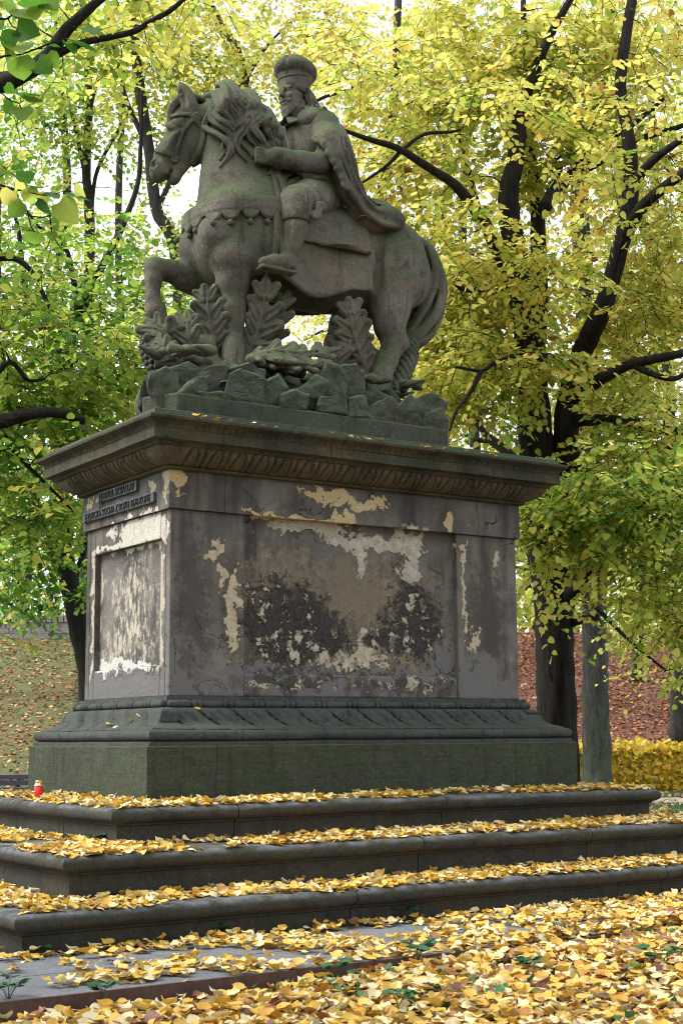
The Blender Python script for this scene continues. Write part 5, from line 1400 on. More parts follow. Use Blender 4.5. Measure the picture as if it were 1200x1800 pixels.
c = [cl(690, 130, 14.6, 1.0, 1.0, 1.0, 330), cl(800, 60, 14.8, 1.2, .8, 1.2, 330), cl(720, 330, 14.3, .9, .5, .8, 170), cl(880, 180, 15.2, 1.1, 1.0, 1.2, 480), cl(1060, 120, 15.2, 1.2, 1.1, 1.2, 480), cl(980, 330, 15.6, 1.2, .8, 1.0, 420), cl(1150, 380, 15.2, .9, 1.2, 1.2, 380),
     cl(900, 120, 13.2, 1.0, .8, .5, 110), cl(1080, 260, 13.2, .9, .9, .5, 110), cl(820, 450, 13.4, .8, .6, .5, 120), cl(960, 470, 13.3, .5, .4, .4, 60),
     cl(850, 560, 14.9, 1.0, .8, 1.0, 420, .02), cl(1000, 520, 15.6, 1.1, .8, .9, 420), cl(1130, 620, 14.8, .9, 1.0, 1.2, 400), cl(840, 660, 13.8, .75, .40, .8, 230, -.04), cl(1060, 700, 15.4, .9, .6, .7, 260), cl(1150, 780, 13.8, .7, .5, 1.0, 240, -.06), cl(770, 560, 14.8, .6, .6, 1.0, 200), cl(960, 640, 13.6, .55, .10, .4, 60),
     cl(1090, 870, 12.9, .95, .40, 1.0, 330, -.18), cl(950, 930, 13.2, .36, .36, .5, 95, -.10), cl(930, 1010, 13.3, .14, .25, .3, 26, -.05), cl(1150, 960, 12.9, .6, .5, 1.0, 190, -.10), cl(1130, 1085, 12.9, .66, .32, .8, 270, -.05), cl(1160, 1175, 12.8, .40, .24, .6, 140, -.03), cl(1080, 1010, 13.0, .45, .32, .6, 110, -.05), cl(975, 1062, 13.4, .18, .14, .3, 20, -.04), cl(1060, 1140, 13.1, .2, .18, .3, 26, 0),
     cl(860, -150, 14, 2.5, .8, 2.0, 220), cl(1250, 500, 14.5, .8, 2.2, 1.6, 200)]
_, n = tree('tall yellow linden with forked dark trunk right of the pedestal', lim, c, .070, (.64, .09), BARK, 12, .46, 300, sky_gap=.17, nf=.72); NLEAF += n

# green lindens reaching in from the left
D = 13.0
lim = [([base_at(-330, D)]+A(D, (-330, 1300), (-320, 1000), (-300, 800), (-280, 500), (-260, 200), (-250, -100)), .27, .10),
 (A(D, (-305, 830), (-180, 800, -.3), (-60, 758, -.4), (0, 742, -.5), (50, 728, -.6), (100, 726, -.6), (150, 740, -.5)), .095, .035),
 (A(D, (-60, 758, -.4), (10, 640, -.6), (50, 668, -.5), (80, 666, -.4)), .03, .012), (A(D, (-300, 640), (-120, 480, .4), (0, 452, .6), (50, 470, .6), (90, 545, .6)), .06, .02),
 (A(D, (-280, 500), (-100, 200, -.2), (20, 140, -.4), (80, 105, -.5), (115, 58, -.5), (155, 20, -.5), (190, -10, -.5)), .10, .035), (A(D, (60, 120, -.5), (140, 78, -.5), (230, 58, -.6), (262, 40, -.6), (300, 18, -.6), (330, -8, -.6)), .038, .018),
 (A(D, (-290, 900), (-100, 860, -.2), (0, 790, -.3), (60, 830, -.3), (130, 900, -.3)), .05, .01)]
c = [cl(60, 640, 13.6, 1.1, .8, 1.4, 250), cl(190, 640, 14, .5, .7, 1.0, 120, .03), cl(40, 840, 13.2, 1.0, .85, 1.2, 300, -.04), cl(130, 800, 13.6, .6, .7, 1.0, 170, -.02), cl(60, 960, 13.3, .65, .45, 1.0, 150, -.05), cl(10, 1080, 13.2, .30, .22, .6, 45, -.03),
     cl(-60, 480, 13, .9, 1.0, 1.6, 120, .02), cl(-150, 800, 13, 1.1, 1.8, 2, 160), cl(60, 40, 13, 1.1, .6, 1.4, 90, .06), cl(250, 20, 13, .9, .35, 1.2, 80, .16), cl(-150, 200, 13, 1, 1.5, 2, 120)]
_, n = tree('green linden reaching in from the left with a thick level limb', lim, c, .078, (.43, .09), BARK, 12, .46, 300, droop=.15, sky_gap=.12, nf=1.0); NLEAF += n

D = 20.0
lim = [([base_at(168, D)]+A(D, (164, 1300), (156, 1180), (142, 1110), (126, 1040), (114, 980), (104, 880), (112, 700), (116, 610), (138, 548)), .17, .11),
 (A(D, (138, 548), (165, 500), (178, 470), (205, 420), (240, 330), (248, 250), (250, 150)), .075, .02), (A(D, (138, 548), (128, 480), (112, 430), (70, 400), (20, 330)), .05, .015),
 (A(D, (120, 600), (150, 590), (185, 600), (220, 640)), .04, .015), (A(D, (116, 610), (60, 560), (40, 470), (30, 390), (0, 330)), .06, .02), (A(D, (125, 1035), (150, 960), (165, 900)), .05, .02)]
c = [cl(150, 480, 20, 1.4, 1.0, 1.8, 260, .05), cl(60, 560, 20, 1.4, 1.2, 2, 240), cl(270, 560, 20, .7, .7, 1.6, 150, .02), cl(120, 900, 19, .9, 1.1, 1.6, 260), cl(240, 660, 20, .5, .7, 1.2, 130), cl(120, 1000, 19.5, .35, .6, 1, 60), cl(30, 1010, 20, .8, .7, 1.6, 190, -.02)]
_, n = tree('leaning dark tree on the bank left of the pedestal', lim, c, .10, (.34, .09), BARK, 10, .55, 0, name='linden_tree', droop=.2, sky_gap=.1, nf=.75); NLEAF += n

def stand(label, px, D, fork, top, r, clouds, tint, leaf=.12, bark_m=None, extra=(), n=None, sky_gap=.16):
    """background tree: trunk through the surveyed points, then its crown"""
    global NLEAF
    r = r*(.78 if bark_m is None else 1)
    lim = [([base_at(px, D)]+A(D, *fork), r, r*.55)]+[(A(D, *e), r*.42, r*.12) for e in extra]
    _, k = tree(label, lim, clouds, leaf*.80, tint, bark_m or BARK_FAR, 11, .7, 0, 'trees behind the monument', .2, sky_gap=sky_gap-.04, nf=1.0); NLEAF += k
stand('slim grey trunk rising behind the horse head', 345, 24, ((330, 900), (312, 470), (276, 370), (262, 260), (240, 110), (232, -40)), 0, .17, [cl(330, 120, 24, 1.6, 1.3, 2, 230, .1), cl(240, 60, 24, 1.4, 1.0, 2, 170, .08), cl(330, 520, 24, .8, .9, 1.6, 130, -.03), cl(255, 400, 24, .7, .6, 1.6, 60, .02)], (.50, .09), extra=(((276, 370), (300, 312), (316, 240), (324, 150)), ((262, 262), (228, 190), (205, 110), (188, 10))))
stand('twin stemmed tree at the upper left', 150, 26, ((150, 900), (158, 430), (152, 300), (157, 180), (150, 40)), 0, .15, [cl(130, 140, 26, 1.7, 1.4, 2, 260, .06), cl(190, 260, 26, 1.0, .9, 2, 120, .04), cl(40, 250, 26, 1.3, 1.5, 2, 180, .0)], (.42, .09), extra=(((158, 430), (168, 312), (204, 236), (248, 160), (262, 90)), ((153, 320), (136, 240), (118, 160), (106, 60)), ((157, 200), (175, 130), (200, 60))))
stand('far grey tree beyond the stone wall', 42, 51, ((44, 1060), (60, 900), (95, 530), (118, 330), (104, 100), (100, -40)), 0, .26, [cl(60, 60, 50, 3.6, 2.5, 2.5, 260, .04), cl(60, 400, 50, 3.0, 2.5, 2.5, 260, .1), cl(-40, 250, 50, 2.6, 3, 2.5, 160), cl(230, 760, 50, 2, 2.6, 2, 200, -.05), cl(60, 900, 52, 2.5, 2.2, 2, 260, .05)], (.42, .1), leaf=.18)
stand('golden tree behind the rider', 470, 26, ((470, 900), (452, 400), (430, 130), (370, 10), (350, -60)), 0, .15, [cl(420, 60, 25, 2.2, 1.2, 2.2, 420, .03), cl(560, 90, 26, 1.4, 1.1, 2, 230, .03), cl(500, 260, 27, .9, .8, 1.6, 60), cl(640, 60, 27, 1.3, 1.2, 2, 220)], (.62, .09), leaf=.115, extra=(((440, 200), (412, 120), (384, 50), (350, -10)), ((452, 300), (500, 222), (556, 178), (610, 158), (660, 132), (710, 116)), ((446, 260), (404, 150), (350, 90), (290, 60)), ((430, 140), (470, 80), (520, 30))))
stand('yellow tree seen between the horse legs', 610, 28, ((620, 900), (640, 560), (660, 400), (690, 200), (700, 0)), 0, .17, [cl(600, 590, 28, 1.6, 1.0, 2, 330, .04), cl(700, 640, 28, 1.0, .8, 2, 200, .02), cl(690, 420, 28, .9, .8, 2, 120), cl(800, 480, 29, 1.2, 1.0, 2, 130, -.15), cl(760, 220, 28, 1.3, 1.5, 2, 190)], (.62, .08), leaf=.12, extra=(((640, 600), (580, 580), (530, 600)), ((650, 480), (740, 430), (800, 400))))
stand('mossy grey trunk beyond the great linden', 1047, 28, ((1047, 1300), (1046, 1200), (1044, 1120), (1040, 900), (1030, 600), (1020, 400), (1012, 200)), 0, .30, [cl(1040, 300, 28, 2.6, 2.6, 2.5, 420), cl(1050, 700, 28, 2.2, 1.6, 2.5, 300, -.05)], (.60, .09), leaf=.125, bark_m=BARK_GREY, extra=(((1030, 600), (1090, 440), (1080, 240), (1075, 100)), ((1040, 760), (1120, 640), (1190, 560)), ((1042, 900), (960, 760), (880, 640))))
stand('grey limbed tree on the right bank', 1230, 22, ((1240, 1250), (1225, 1140), (1200, 1062), (1165, 1098)), 0, .12, [cl(1180, 1120, 22, .9, .7, 1.2, 150, -.05), cl(1170, 1010, 22, .8, .5, 1.2, 60, -.1)], (.58, .1), leaf=.11, extra=(((1225, 1140), (1185, 1050), (1150, 1010), (1090, 1002)), ((1200, 1062), (1190, 960), (1150, 900))))
stand('far tree at the top right corner', 1190, 32, ((1180, 900), (1160, 500), (1075, 240), (1070, 60), (1085, -60)), 0, .2, [cl(1130, 150, 32, 3.2, 2.6, 2.5, 420), cl(1180, 560, 32, 2.2, 2.6, 2.5, 300), cl(880, 60, 32, 2.6, 1.6, 2.5, 300)], (.60, .1), leaf=.14)
for px, D, (dx, t, lab) in ((-20, 40, (10, .40, 'pale green bank tree near the wall')), (860, 38, (-30, .52, 'thin tree on the bank behind the cornice end')), (1120, 42, (20, .56, 'bare grey tree on the red bank')), (240, 44, (-20, .42, 'far green tree rising behind the left face of the pedestal')), (1290, 40, (-40, .55, 'far tree at the right margin')), (720, 46, (10, .58, 'far yellow tree above the cornice'))):
    stand(lab, px, D, ((px, 1150), (px+dx*.5, 950), (px+dx, 700), (px+dx*1.6, 400), (px+dx, 100)), 0, .22, [cl(px+dx, 560, D, 3.0, 3.6, 3, 340), cl(px+dx, 900, D, 2.8, 2.2, 2.5, 200), cl(px+dx, 150, D, 3.2, 3.0, 3, 220)], (t, .1), leaf=.16, extra=(((px, 1000), (px+70, 860), (px+130, 800)), ((px, 950), (px-60, 800), (px-120, 740)), ((px+dx, 760), (px+60, 560), (px+90, 420))), sky_gap=.2)

# the wood beyond the banks: trunks, bare twigs and thin leaves that read as one mass
B = MB(); fp = []
for k in range(64):
    lat = rng.uniform(-26, 26); 
    if -13 < lat < -5.5: continue
    D_ = rng.uniform(54, 72); p = wpt(lat, D_); z = gz(*p); h = rng.uniform(7, 13)
    C = spline([(p[0], p[1], z-.2), (p[0]+rng.uniform(-.4, .4), p[1], z+h*.5), (p[0]+rng.uniform(-1, 1), p[1], z+h)], 4); B.tube(C, np.linspace(rng.uniform(.12, .26), .04, len(C)), 6)
    for j in range(9):
        a = C[rng.integers(2, len(C))]; e = a+rng.normal(size=3)*np.array([1.6, 1.6, .9])+np.array([0, 0, .9]); B.tube([a, (a+e)/2+rng.normal(size=3)*.15, e], [.05, .03, .012], 4, cap=False)
        for q in range(3): e2 = e+rng.normal(size=3)*.9; B.tube([(a+e)/2, e2], [.02, .008], 3, cap=False)
    n_ = 260; fp.append(np.array([p[0], p[1], z+h*.5])+rng.normal(size=(n_, 3))*np.array([1.9, 1.9, h*.28]))
for lat0, lat1, n_ in ((4, 26, 5200), (-26, -12, 2200), (-5.5, 4, 2000)):      # undergrowth at its foot
    l_ = rng.uniform(lat0, lat1, n_); d_ = rng.uniform(51, 60, n_); xy_ = np.array([wpt(a, b) for a, b in zip(l_, d_)])
    fp.append(np.column_stack([xy_, np.array([gz(a, b) for a, b in xy_])+rng.gamma(2.0, .75, n_)]))
w_ = empty('far_wood', (*wpt(10, 60), 4.0)); tag(w_, 'hazy far wood of thin trunks and fading leaves beyond the banks', 'wood', kind='stuff')
o = B.build('trunks', BARK_FAR, w_, True); o['kind'] = 'stuff'
fp = np.vstack(fp); n_ = len(fp); o = link('foliage', leaf_mesh('far_foliage', fp, rnd_unit(n_), rnd_unit(n_), rng.uniform(.16, .30, n_), np.clip(rng.normal(.56, .16, n_), .1, 1)), LEAF, w_); o['kind'] = 'stuff'
# ------------------------------------------------------------------ hanging branch close to the lens (its trunk is outside the picture)
D = 7.0
TW = [[([(-120, 20), (-40, 30), (0, 33), (14, 32), (30, 18)], .008), ([(14, 32), (22, 46), (31, 50), (27, 60)], .004), ([(-120, 20), (-60, 70), (-20, 104), (10, 98), (36, 96), (64, 86), (76, 86)], .007), ([(-20, 104), (0, 116), (-10, 140)], .004), ([(64, 86), (90, 76), (112, 70), (122, 54), (137, 53)], .005), ([(104, 73), (122, 73)], .003), ([(-20, 104), (-40, 140), (0, 162), (18, 176), (34, 182), (38, 192)], .005), ([(34, 182), (44, 176)], .003)],
      [([(-120, 300), (-40, 318), (0, 325), (18, 331), (44, 336)], .008), ([(18, 331), (34, 356), (42, 370), (50, 378), (74, 382), (90, 378)], .006), ([(50, 378), (56, 400), (62, 408)], .004), ([(88, 380), (92, 410), (100, 425), (110, 440)], .004), ([(44, 336), (80, 344), (98, 341), (112, 336), (130, 337)], .003)]]
brs = []
for (bx_, by_), lab, tw in zip(((-120, 20), (-120, 300)), ('near green linden spray hanging into the top left corner', 'near spray of yellowing linden leaves at the left edge, lower of the two sprays'), TW):
    b_ = empty('linden_branch', tuple(at(bx_, by_, D))); tag(b_, lab, 'branch', 'leafy sprays close to the lens'); B = MB()
    for P, r in tw: C = spline([at(x, y, D) for i, (x, y) in enumerate(P)], 3); B.tube(C, np.linspace(r, r*.5, len(C)), 6)
    B.build('twig', BARK, b_, True); brs.append(b_)
# (stalk px, tip px, roll, tint): every leaf of the branch
LB = [((5, 5), (28, 12), .3, .30, 26), ((40, 14), (88, 6), 1.3, .22, 46), ((78, -8), (106, 24), .2, .30, 44), ((46, 16), (68, 40), .4, .38, 36), ((72, 18), (98, 30), .8, .36, 26), ((30, 24), (42, 36), .4, .45, 20), ((-8, 36), (8, 56), .2, .30, 28), ((31, 50), (78, 64), .25, .20, 50), ((8, 74), (24, 66), .3, .24, 40), ((2, 78), (20, 92), .5, .27, 34),
      ((26, 88), (10, 110), .4, .45, 24), ((33, 80), (38, 94), .4, .42, 16), ((34, 98), (42, 138), .15, .30, 40), ((66, 108), (94, 132), .2, .28, 46), ((84, 96), (106, 122), .3, .33, 30), ((124, 74), (172, 94), 1.1, .18, 46), ((118, 76), (132, 100), .9, .26, 26), ((78, 78), (108, 84), 1.45, .18, 28), ((138, 51), (172, 64), 1.2, .18, 36), ((10, 150), (26, 164), .3, .28, 22), ((44, 172), (82, 168), 1.2, .25, 40), ((46, 178), (78, 178), .9, .36, 34), ((24, 182), (6, 196), .3, .27, 24), ((38, 190), (40, 218), .2, .30, 32),
      ((46, 316), (30, 302), .3, .26, 24), ((46, 314), (60, 306), .3, .28, 24), ((38, 335), (28, 318), .3, .70, 24), ((20, 334), (8, 362), .2, .66, 34), ((40, 356), (14, 384), .25, .33, 36), ((48, 330), (58, 356), .2, .52, 30), ((70, 352), (90, 340), .3, .62, 26), ((64, 356), (90, 378), .8, .16, 32), ((72, 342), (108, 352), 1.2, .18, 36), ((104, 356), (136, 392), .15, .46, 52), ((116, 344), (160, 354), 1.15, .17, 46), ((130, 337), (154, 346), .3, .60, 30), ((62, 408), (60, 428), .15, .30, 42), ((88, 386), (104, 408), .2, .36, 30), ((92, 408), (92, 420), .2, .33, 22), ((56, 330), (76, 332), 1.3, .2, 30), ((84, 396), (86, 402), .3, .55, 18)]
P = []; Dr = []; Nn = []; Sz = []; Tn = []
for (x0, y0), (x1, y1), roll, ti, lenpx in LB:
    a = at(x0, y0, D+rng.uniform(-.06, .06)); b = at(x1, y1, D+rng.uniform(-.1, .1)); d = b-a; L = np.linalg.norm(d)
    d = d/L; v = (CAM-a); v /= np.linalg.norm(v); n = v*math.cos(roll)+np.array([0, 0, 1.0])*math.sin(roll)
    P.append(a); Dr.append(d+v*rng.uniform(-.2, .2)); Nn.append(n); Sz.append(max(L, lenpx/FOC*D)*.92); Tn.append(ti)
P, Dr, Nn, Sz, Tn = np.array(P), np.array(Dr), np.array(Nn), np.array(Sz), np.array(Tn)
low = np.array([q[0][1] > 260 for q in LB])
for b_, m_ in zip(brs, (~low, low)): leaf_objs('leaf', b_, P[m_], Dr[m_], Nn[m_], Sz[m_], Tn[m_], LEAF, .12)

# ------------------------------------------------------------------ trimmed hedge of yellow leaves
hp = wpt(8.3, 29.5); hd = empty('trimmed_hedge', (hp[0], hp[1], gz(*hp))); tag(hd, 'low clipped hedge of golden leaves beyond the mossy trunk', 'hedge')
n = 9000; lat = rng.uniform(4.0, 16.0, n); dep = 29.1+rng.uniform(0, 1.3, n)**1.0*np.where(rng.random(n) < .6, .12, 1); hh = rng.uniform(.02, .80, n); top = rng.random(n) < .3; hh = np.where(top, .78+rng.normal(size=n)*.03, hh)
pts = np.array([(*wpt(a, b), 0) for a, b in zip(lat, dep)]); pts[:, 2] = np.array([gz(x, y) for x, y, _ in pts])+hh
me = leaf_mesh('hedge_leaves', pts, rnd_unit(n)+np.array([-.2, -.3, -.3]), rnd_unit(n)*.6-np.array([*FXY*.7, -.4]), rng.uniform(.08, .14, n), np.clip(rng.beta(2, 2.4, n), 0, 1))
o = link('foliage', me, HEDGE, hd); o['kind'] = 'stuff'
B = MB()
for k in range(36):
    p = wpt(4+k*.34, 29.7); z = gz(*p); B.tube([(p[0], p[1], z-.05), (p[0]+rng.uniform(-.1, .1), p[1], z+.35), (p[0]+rng.uniform(-.2, .2), p[1]+.1, z+.7)], [.02, .015, .008], 5)
B.build('stem', BARK, hd)

# ------------------------------------------------------------------ fallen leaves
def litter_frames(n, tilt=.35):
    N = np.array([0, 0, 1.0])+rng.normal(size=(n, 3))*np.array([tilt, tilt, 0]); a = rng.uniform(0, 2*math.pi, n)
    Dn = np.stack([np.cos(a), np.sin(a), rng.normal(size=n)*.15], 1); return Dn, N
FP_, FD_, FN_, FS_, FT_ = [], [], [], [], []
def drop(x, y, z, tilt=.35, s=(.034, .060), pale=.0, brown=.05):
    n = len(x); Dn, N = litter_frames(n, tilt)
    flip = rng.random(n) < .4; t = np.where(flip, rng.uniform(0, .30, n), rng.beta(2.2, 2.2, n)*.44+.30); t = np.where(rng.random(n) < brown, rng.uniform(.80, 1, n), t)
    FP_.append(np.stack([x, y, z], 1)); FD_.append(Dn); FN_.append(N); FS_.append(rng.uniform(*s, n)); FT_.append(t)
def treads():
    for (r, zb, zt, inn), (ri, cov) in zip(ST, ((1.235, 800), (.70, 800), (.32, 740))):
        # front and left treads are in view; leaves lie thickest against the riser
        o_out = r+.045
        for side, ln in (('front', LX), ('left', WY), ('right', WY)):
            L = ln+2*o_out; n = int(L*(o_out-ri)*cov*(1 if side != 'right' else .6)*1.15)
            u = rng.random(n)**.85; o = ri+.015+(o_out-.03-ri)*u; s = rng.uniform(-o_out, ln+o_out, n)
            dens = np.array([noise.noise(Vector((a*1.6, b*3, r*7)))+.45*noise.noise(Vector((a*5, b*6, r))) for a, b in zip(s, o)]); keep = (dens > -.42+.62*np.maximum(0, u-.55)*2.0*(.55 if side == 'front' else 1.0)) & (s > -o-.02) & (s < ln+o+.02)
            s, o, u = s[keep], o[keep], u[keep]; z = zt+.006+rng.uniform(0, .026, len(s))*(1-u*.8)
            if side == 'front': drop(s, -o, z)
            elif side == 'left': drop(-o, s, z)
            else: drop(LX+o, s, z)
treads()
def field(n, x0, x1, y0, y1, fn, **k):
    x = rng.uniform(x0, x1, n); y = rng.uniform(y0, y1, n); m = fn(x, y); x, y = x[m], y[m]
    z = np.array([max(gz(a, b), 0.0 if off_of(a, b) < 2.86 else -1) for a, b in zip(x, y)]); drop(x, y, z+.006+rng.uniform(0, .045, len(x))*k.pop('lift', 1), **k)
offv = np.vectorize(off_of)
nz_ = lambda x, y, f=1.3: np.array([noise.noise(Vector((a*f, b*f, 5)))+.6*noise.noise(Vector((a*f*3.1, b*f*3.1, 2))) for a, b in zip(x, y)])
# on the paving: drifts with bare slab between
def on_pave(x, y):
    o = offv(x, y); k = nz_(x, y, 1.8); near_ = np.clip((x+2.5)/5.0, 0, 1)
    return (o > 1.70) & (o < 2.86) & (k > .22-.66*near_-.28*(o < 1.95)-.05*(o > 2.6))
field(7500, -2.9, 6.0, -2.9, -1.6, on_pave, lift=.7, tilt=.4); field(2600, -2.9, -1.6, -1.6, 4.0, on_pave, lift=.7)
# the leaf carpet in front
def carpet(x, y):
    o = offv(x, y); D_ = (x-CAM[0])*FXY[0]+(y-CAM[1])*FXY[1]; lt = (x-CAM[0])*RXY[0]+(y-CAM[1])*RXY[1]
    return (o > 2.93-.20*np.clip((x-.1)/1.0, 0, 1)) & (D_ > 4.6) & (np.abs(lt) < .30*D_+.4) & (nz_(x, y, 2.2) > -.46)
field(44000, -3.6, 6.5, -6.0, -2.6, carpet, tilt=.55, lift=1.2, brown=.16, s=(.036, .063))
field(3000, -8, -2.8, -4, 6, lambda x, y: (offv(x, y) > 2.9), tilt=.4)
def lawn(x, y):
    return (offv(x, y) > 1.7) & (nz_(x, y, .5) > .05)
field(5000, 3.5, 16, -2, 14, lawn, tilt=.3)
P, Dn, N, S, T = np.vstack(FP_), np.vstack(FD_), np.vstack(FN_), np.concatenate(FS_), np.concatenate(FT_)
q = P-CAM; zc = q @ FW; xs = 600+FOC*(q @ RT)/zc; ys = 900-FOC*(q @ UP)/zc
vis = (xs > 12) & (xs < 1188) & (ys > 1380) & (ys < 1785)
# leaves on top of the drift show largest
score = np.where(vis, S/zc*(.6+(P[:, 2]-np.array([gz(a, b) for a, b in P[:, :2]]) > .05)), 0)
sel = np.zeros(len(P), bool); sel[np.argsort(-score)[:300]] = True
def leaf_label(p, t):
    hue = 'pale cream' if t < .30 else ('clear yellow' if t < .48 else ('golden orange' if t < .80 else 'rusty brown'))
    x_, y_ = pix(p); o_ = off_of(p[0], p[1])
    where = ('at the left' if x_ < 400 else ('in the middle' if x_ < 800 else 'at the right'))
    if o_ < 1.72: return hue+' fallen leaf on the stone steps '+where
    if o_ < 2.86: return hue+' fallen leaf on the paving before the steps '+where
    return hue+' fallen leaf in the '+('far' if y_ < 1690 else ('nearer' if y_ < 1740 else 'nearest'))+' part of the leaf carpet '+where
for o, p_, t_ in zip(leaf_objs('fallen_leaf', None, P[sel], Dn[sel], N[sel], S[sel], T[sel], FALLEN, .35), P[sel], T[sel]):
    tag(o, leaf_label(p_, t_), 'leaf', 'fallen linden leaves')
me = litter_mesh('fallen_leaves', P[~sel], Dn[~sel], N[~sel], S[~sel], T[~sel])
tag(link('fallen_leaves', me, FALLEN), 'thick carpet of yellow linden leaves on steps and paving', 'leaves', kind='stuff')
# far litter on the banks and lawn
n = 60000; lat = rng.uniform(-14, 15, n); dep = rng.uniform(19, 50, n)
xy = np.array([wpt(a, b) for a, b in zip(lat, dep)]); k = (offv(xy[:, 0], xy[:, 1]) > 2.9) & ((dep > 27) | (rng.random(n) < .35)); xy, lat, dep = xy[k], lat[k], dep[k]; n = len(xy)
z = np.array([gz(a, b) for a, b in xy])+.02; Dn, N = litter_frames(n, .5)
red = np.clip((lat-2.5)/2.5, 0, 1); tt = np.clip(np.where(rng.random(n) < red, rng.uniform(.25, .85, n), rng.beta(1.6, 2.2, n)), 0, 1)
thin = (lat > -2) | (rng.random(n) < .6)
strip_ = (np.abs(lat+6.7+(dep-40)*.12) < .5+.4*rng.random(n)) & (dep > 33); tt = np.where(strip_, rng.uniform(.6, .9, n), tt)
kk = thin | strip_; me = leaf_mesh('bank_litter', np.stack([xy[:, 0], xy[:, 1], z], 1)[kk], Dn[kk], N[kk], rng.uniform(.06, .115, kk.sum()), tt[kk])
tag(link('bank_litter', me, REDLEAF), 'brown and yellow leaf litter over the far banks', 'leaves', kind='stuff')

# a few leaves caught on the monument
stray = [((-.175, .55, 1.176), .06, 'pale curled leaf on the left side of the carved moulding', 'on'), ((-.205, .38, 1.166), .045, 'thin yellow leaf low on the left carved moulding', 'on'), ((-.150, .28, 1.194), .05, 'yellow leaf beside the corner of the carved moulding', 'on'), ((-.128, .18, 1.232), .055, 'golden leaf just left of the carved corner leaf', 'on'), ((.17, -.075, 1.285), .05, 'small yellow leaf under the bead moulding right of the corner', 'on'), ]
for trees_, px, py, lab in ((ROCKS, 390, 672, 'golden leaf on the rock ledge below the front hoof'), ([MANTLE_BVH], 640, 380, 'yellow leaf lying in the fold of the rider mantle')):
    hits = [h for h in (t_.ray_cast(Vector(CAM), Vector(ray_px(px, py)), 30) for t_ in trees_) if h[0] is not None]
    if hits: h = min(hits, key=lambda q: q[3]); stray.append((tuple(h[0]), .075, lab, 'on'))
stray += [((x_, -.285+rng.uniform(-.02, .01), 3.245), rng.uniform(.03, .045), 'small yellow leaf caught on the '+('corner end' if x_ < .9 else ('middle' if x_ < 1.6 else 'far right half'))+' of the long cornice edge', 'stray leaves along the cornice edge') for x_ in list(rng.uniform(0, .9, 9))+list(rng.uniform(.9, 1.6, 7))+list(rng.uniform(1.9, 3.1, 11))]
for (x, y, z), sz_, lab, grp in stray:
    Dn, N = litter_frames(1, .3); o = leaf_objs('stray_leaf', None, np.array([[x, y, z+.006]]), Dn, N, np.array([sz_]), np.array([rng.uniform(.1, .6)]), FALLEN, .3)[0]
    tag(o, lab, 'leaf', grp if grp != 'on' else 'stray leaves on the stonework')

# ------------------------------------------------------------------ herbs sprouting at the steps and in the leaf carpet
def herb(x, y, z, h, n, label, leafs=.045):
    r = empty('weed', (x, y, z)); tag(r, label, 'plant', None); B = MB(); P = []; Dd = []; Nn = []
    for k in range(n):
        a = rng.uniform(0, 6.28); l = h*rng.uniform(.6, 1.1); e = np.array([x+math.cos(a)*l*.5, y+math.sin(a)*l*.5, z+l*.8]); B.tube(spline([(x, y, z), (x+math.cos(a)*l*.2, y+math.sin(a)*l*.2, z+l*.5), e], 3), .0015, 4)
        for j in range(3): aa = a+(j-1)*1.0; P.append(e); Dd.append((math.cos(aa), math.sin(aa), .1)); Nn.append((rng.normal()*.3, rng.normal()*.3, 1))
    B.build('stem', HERB, r)
    leaf_objs('leaf', r, np.array(P), np.array(Dd, float), np.array(Nn), rng.uniform(leafs*.7, leafs*1.2, len(P)), rng.uniform(.1, .9, len(P)), HERB, .1)
g0 = lambda px, py: onZ(px, py, 0)
def onZ(px, py, Z):
    k = FW+RT*(px-600)/FOC-UP*(py-900)/FOC; return CAM+k*((Z-CAM[2])/k[2])
for px, py, Z, h, n, lab in ((405, 1648, 0, .10, 6, 'small green weed at the joint of the lowest step'), (712, 1620, 0, .11, 7, 'green weed against the middle of the lowest step'), (78, 1678, 0, .08, 4, 'green sprout by the left corner of the lowest step'), (172, 1484, .447, .075, 9, 'broad green weed on the middle tread near its corner'),
                             (180, 1756, 0, .08, 6, 'weed growing over the rusted edging strip'), (735, 1690, 0, .10, 8, 'dark green weed among the leaves in front'), (590, 1720, -.02, .09, 6, 'weed in the leaf carpet below the paving edge'), (925, 1715, -.02, .10, 7, 'weed half buried under leaves on the right'), (1160, 1705, -.02, .12, 9, 'leafy weed near the right edge of the leaf carpet'), (700, 1775, -.02, .10, 7, 'weed at the bottom centre of the leaf carpet'), (15, 1765, -.02, .12, 8, 'tuft of herbs at the bottom left corner')):
    p = onZ(px, py, Z); herb(p[0], p[1], p[2], h, n, lab)
# low ground cover poking through the carpet
n = 2600; x = rng.uniform(-2.6, 5.5, n); y = rng.uniform(-5.6, -2.9, n); k = (nz_(x, y, 1.1) > .12); x, y = x[k], y[k]; n = len(x)
z = np.array([gz(a, b) for a, b in zip(x, y)])+rng.uniform(.02, .075, n); Dn, N = litter_frames(n, .6); Dn[:, 2] += .3
tag(link('ground_cover', leaf_mesh('ground_cover', np.stack([x, y, z], 1), Dn, N, rng.uniform(.025, .05, n), rng.random(n)), HERB), 'low green herbs showing through the fallen leaves', 'ground cover', kind='stuff')
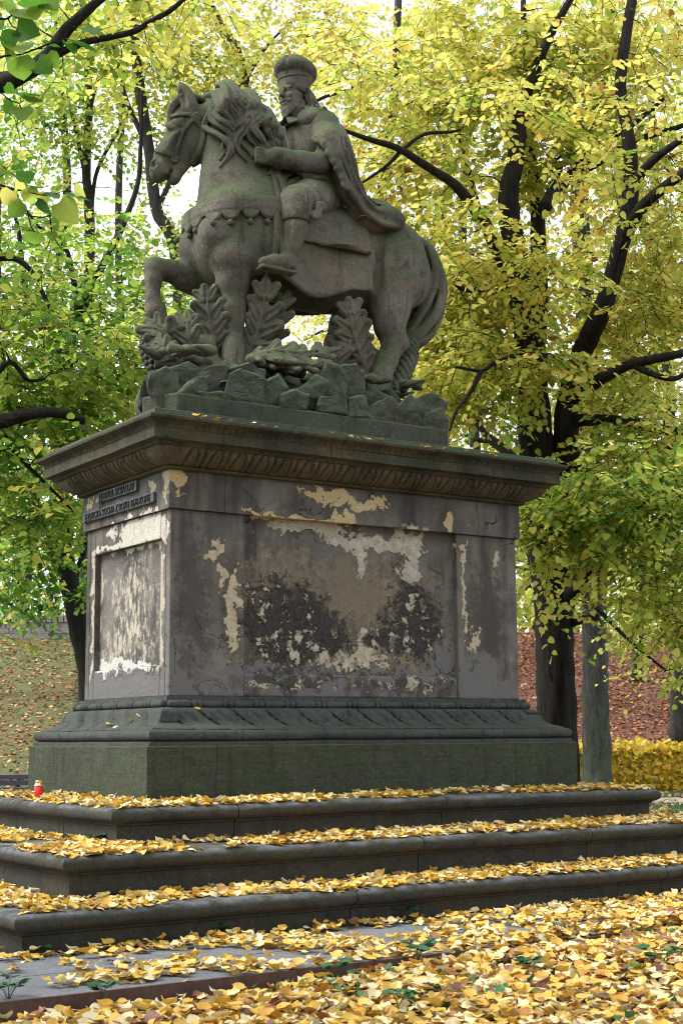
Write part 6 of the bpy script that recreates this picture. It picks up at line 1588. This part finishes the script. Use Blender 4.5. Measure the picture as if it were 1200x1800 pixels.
# lawn blades on the grass behind the steps
n = 26000; lat = rng.uniform(3.2, 9, n); dep = rng.uniform(14.5, 28.5, n); xy = np.array([wpt(a, b) for a, b in zip(lat, dep)]); k = (offv(xy[:, 0], xy[:, 1]) > 2.95) & ~((dep > 24.1) & (dep < 26.7)); xy = xy[k]; n = len(xy)
z = np.array([gz(a, b) for a, b in xy]); h = rng.uniform(.04, .09, n); a = rng.uniform(0, 6.28, n); w = .010
V = np.stack([np.stack([xy[:, 0]-w*np.cos(a), xy[:, 1]-w*np.sin(a), z-.01], 1), np.stack([xy[:, 0]+w*np.cos(a), xy[:, 1]+w*np.sin(a), z-.01], 1), np.stack([xy[:, 0]+rng.normal(size=n)*.02, xy[:, 1]+rng.normal(size=n)*.02, z+h], 1)], 1).reshape(-1, 3)
F = np.arange(n*3).reshape(-1, 3); me = mesh('grass', V, F, attr={'tint': ('FACE', rng.uniform(.2, 1, n))}); tag(link('grass', me, HERB), 'short green lawn grass behind the steps', 'grass', kind='stuff')
print('leaves', NLEAF, 'fallen', len(P))

# ------------------------------------------------------------------ unseen lindens added round the viewpoint to block sky light from the front
for lat, D_, h_, lab in ((-8.5, 2.5, 13, 'unseen large linden added left of the viewpoint for shade'), (-3.0, -8.5, 14, 'unseen large linden added behind the viewpoint for shade'), (5.5, -7.0, 13, 'unseen wide linden added behind the viewpoint to the right for shade'), (10.5, 3.5, 12, 'unseen linden added far to the right for shade')):
    p = wpt(lat, D_); z = gz(*p); r_ = empty('linden_tree', (p[0], p[1], z)); tag(r_, lab, 'tree', 'unseen lindens added for shade'); B = MB()
    C = spline([(p[0], p[1], z-.1), (p[0]+.1, p[1], z+3), (p[0]-.1, p[1]+.1, z+7), (p[0], p[1], z+h_*.85)], 5); B.tube(C, np.linspace(.28, .06, len(C)), 16, ridge=.1)
    n = 3600; u = rnd_unit(n)*rng.uniform(.35, 1, n)[:, None]**.6; P = np.array([p[0], p[1], z+h_*.60])+u*np.array([3.6, 3.6, h_*.38])
    for k in range(14):
        e = P[k*50]; a = C[rng.integers(5, len(C)-1)]; B.tube([a, (a+e)/2+np.array([0, 0, .3]), e], [.07, .04, .012], 6)
    B.build('trunk', BARK, r_, True); o = link('crown', leaf_mesh('crown', P, rnd_unit(n), np.array([0, 0, 1.0])+rng.normal(size=(n, 3))*.5, rng.uniform(.22, .42, n), np.clip(rng.normal(.5, .12, n), .1, 1)), LEAF, r_); o['kind'] = 'stuff'
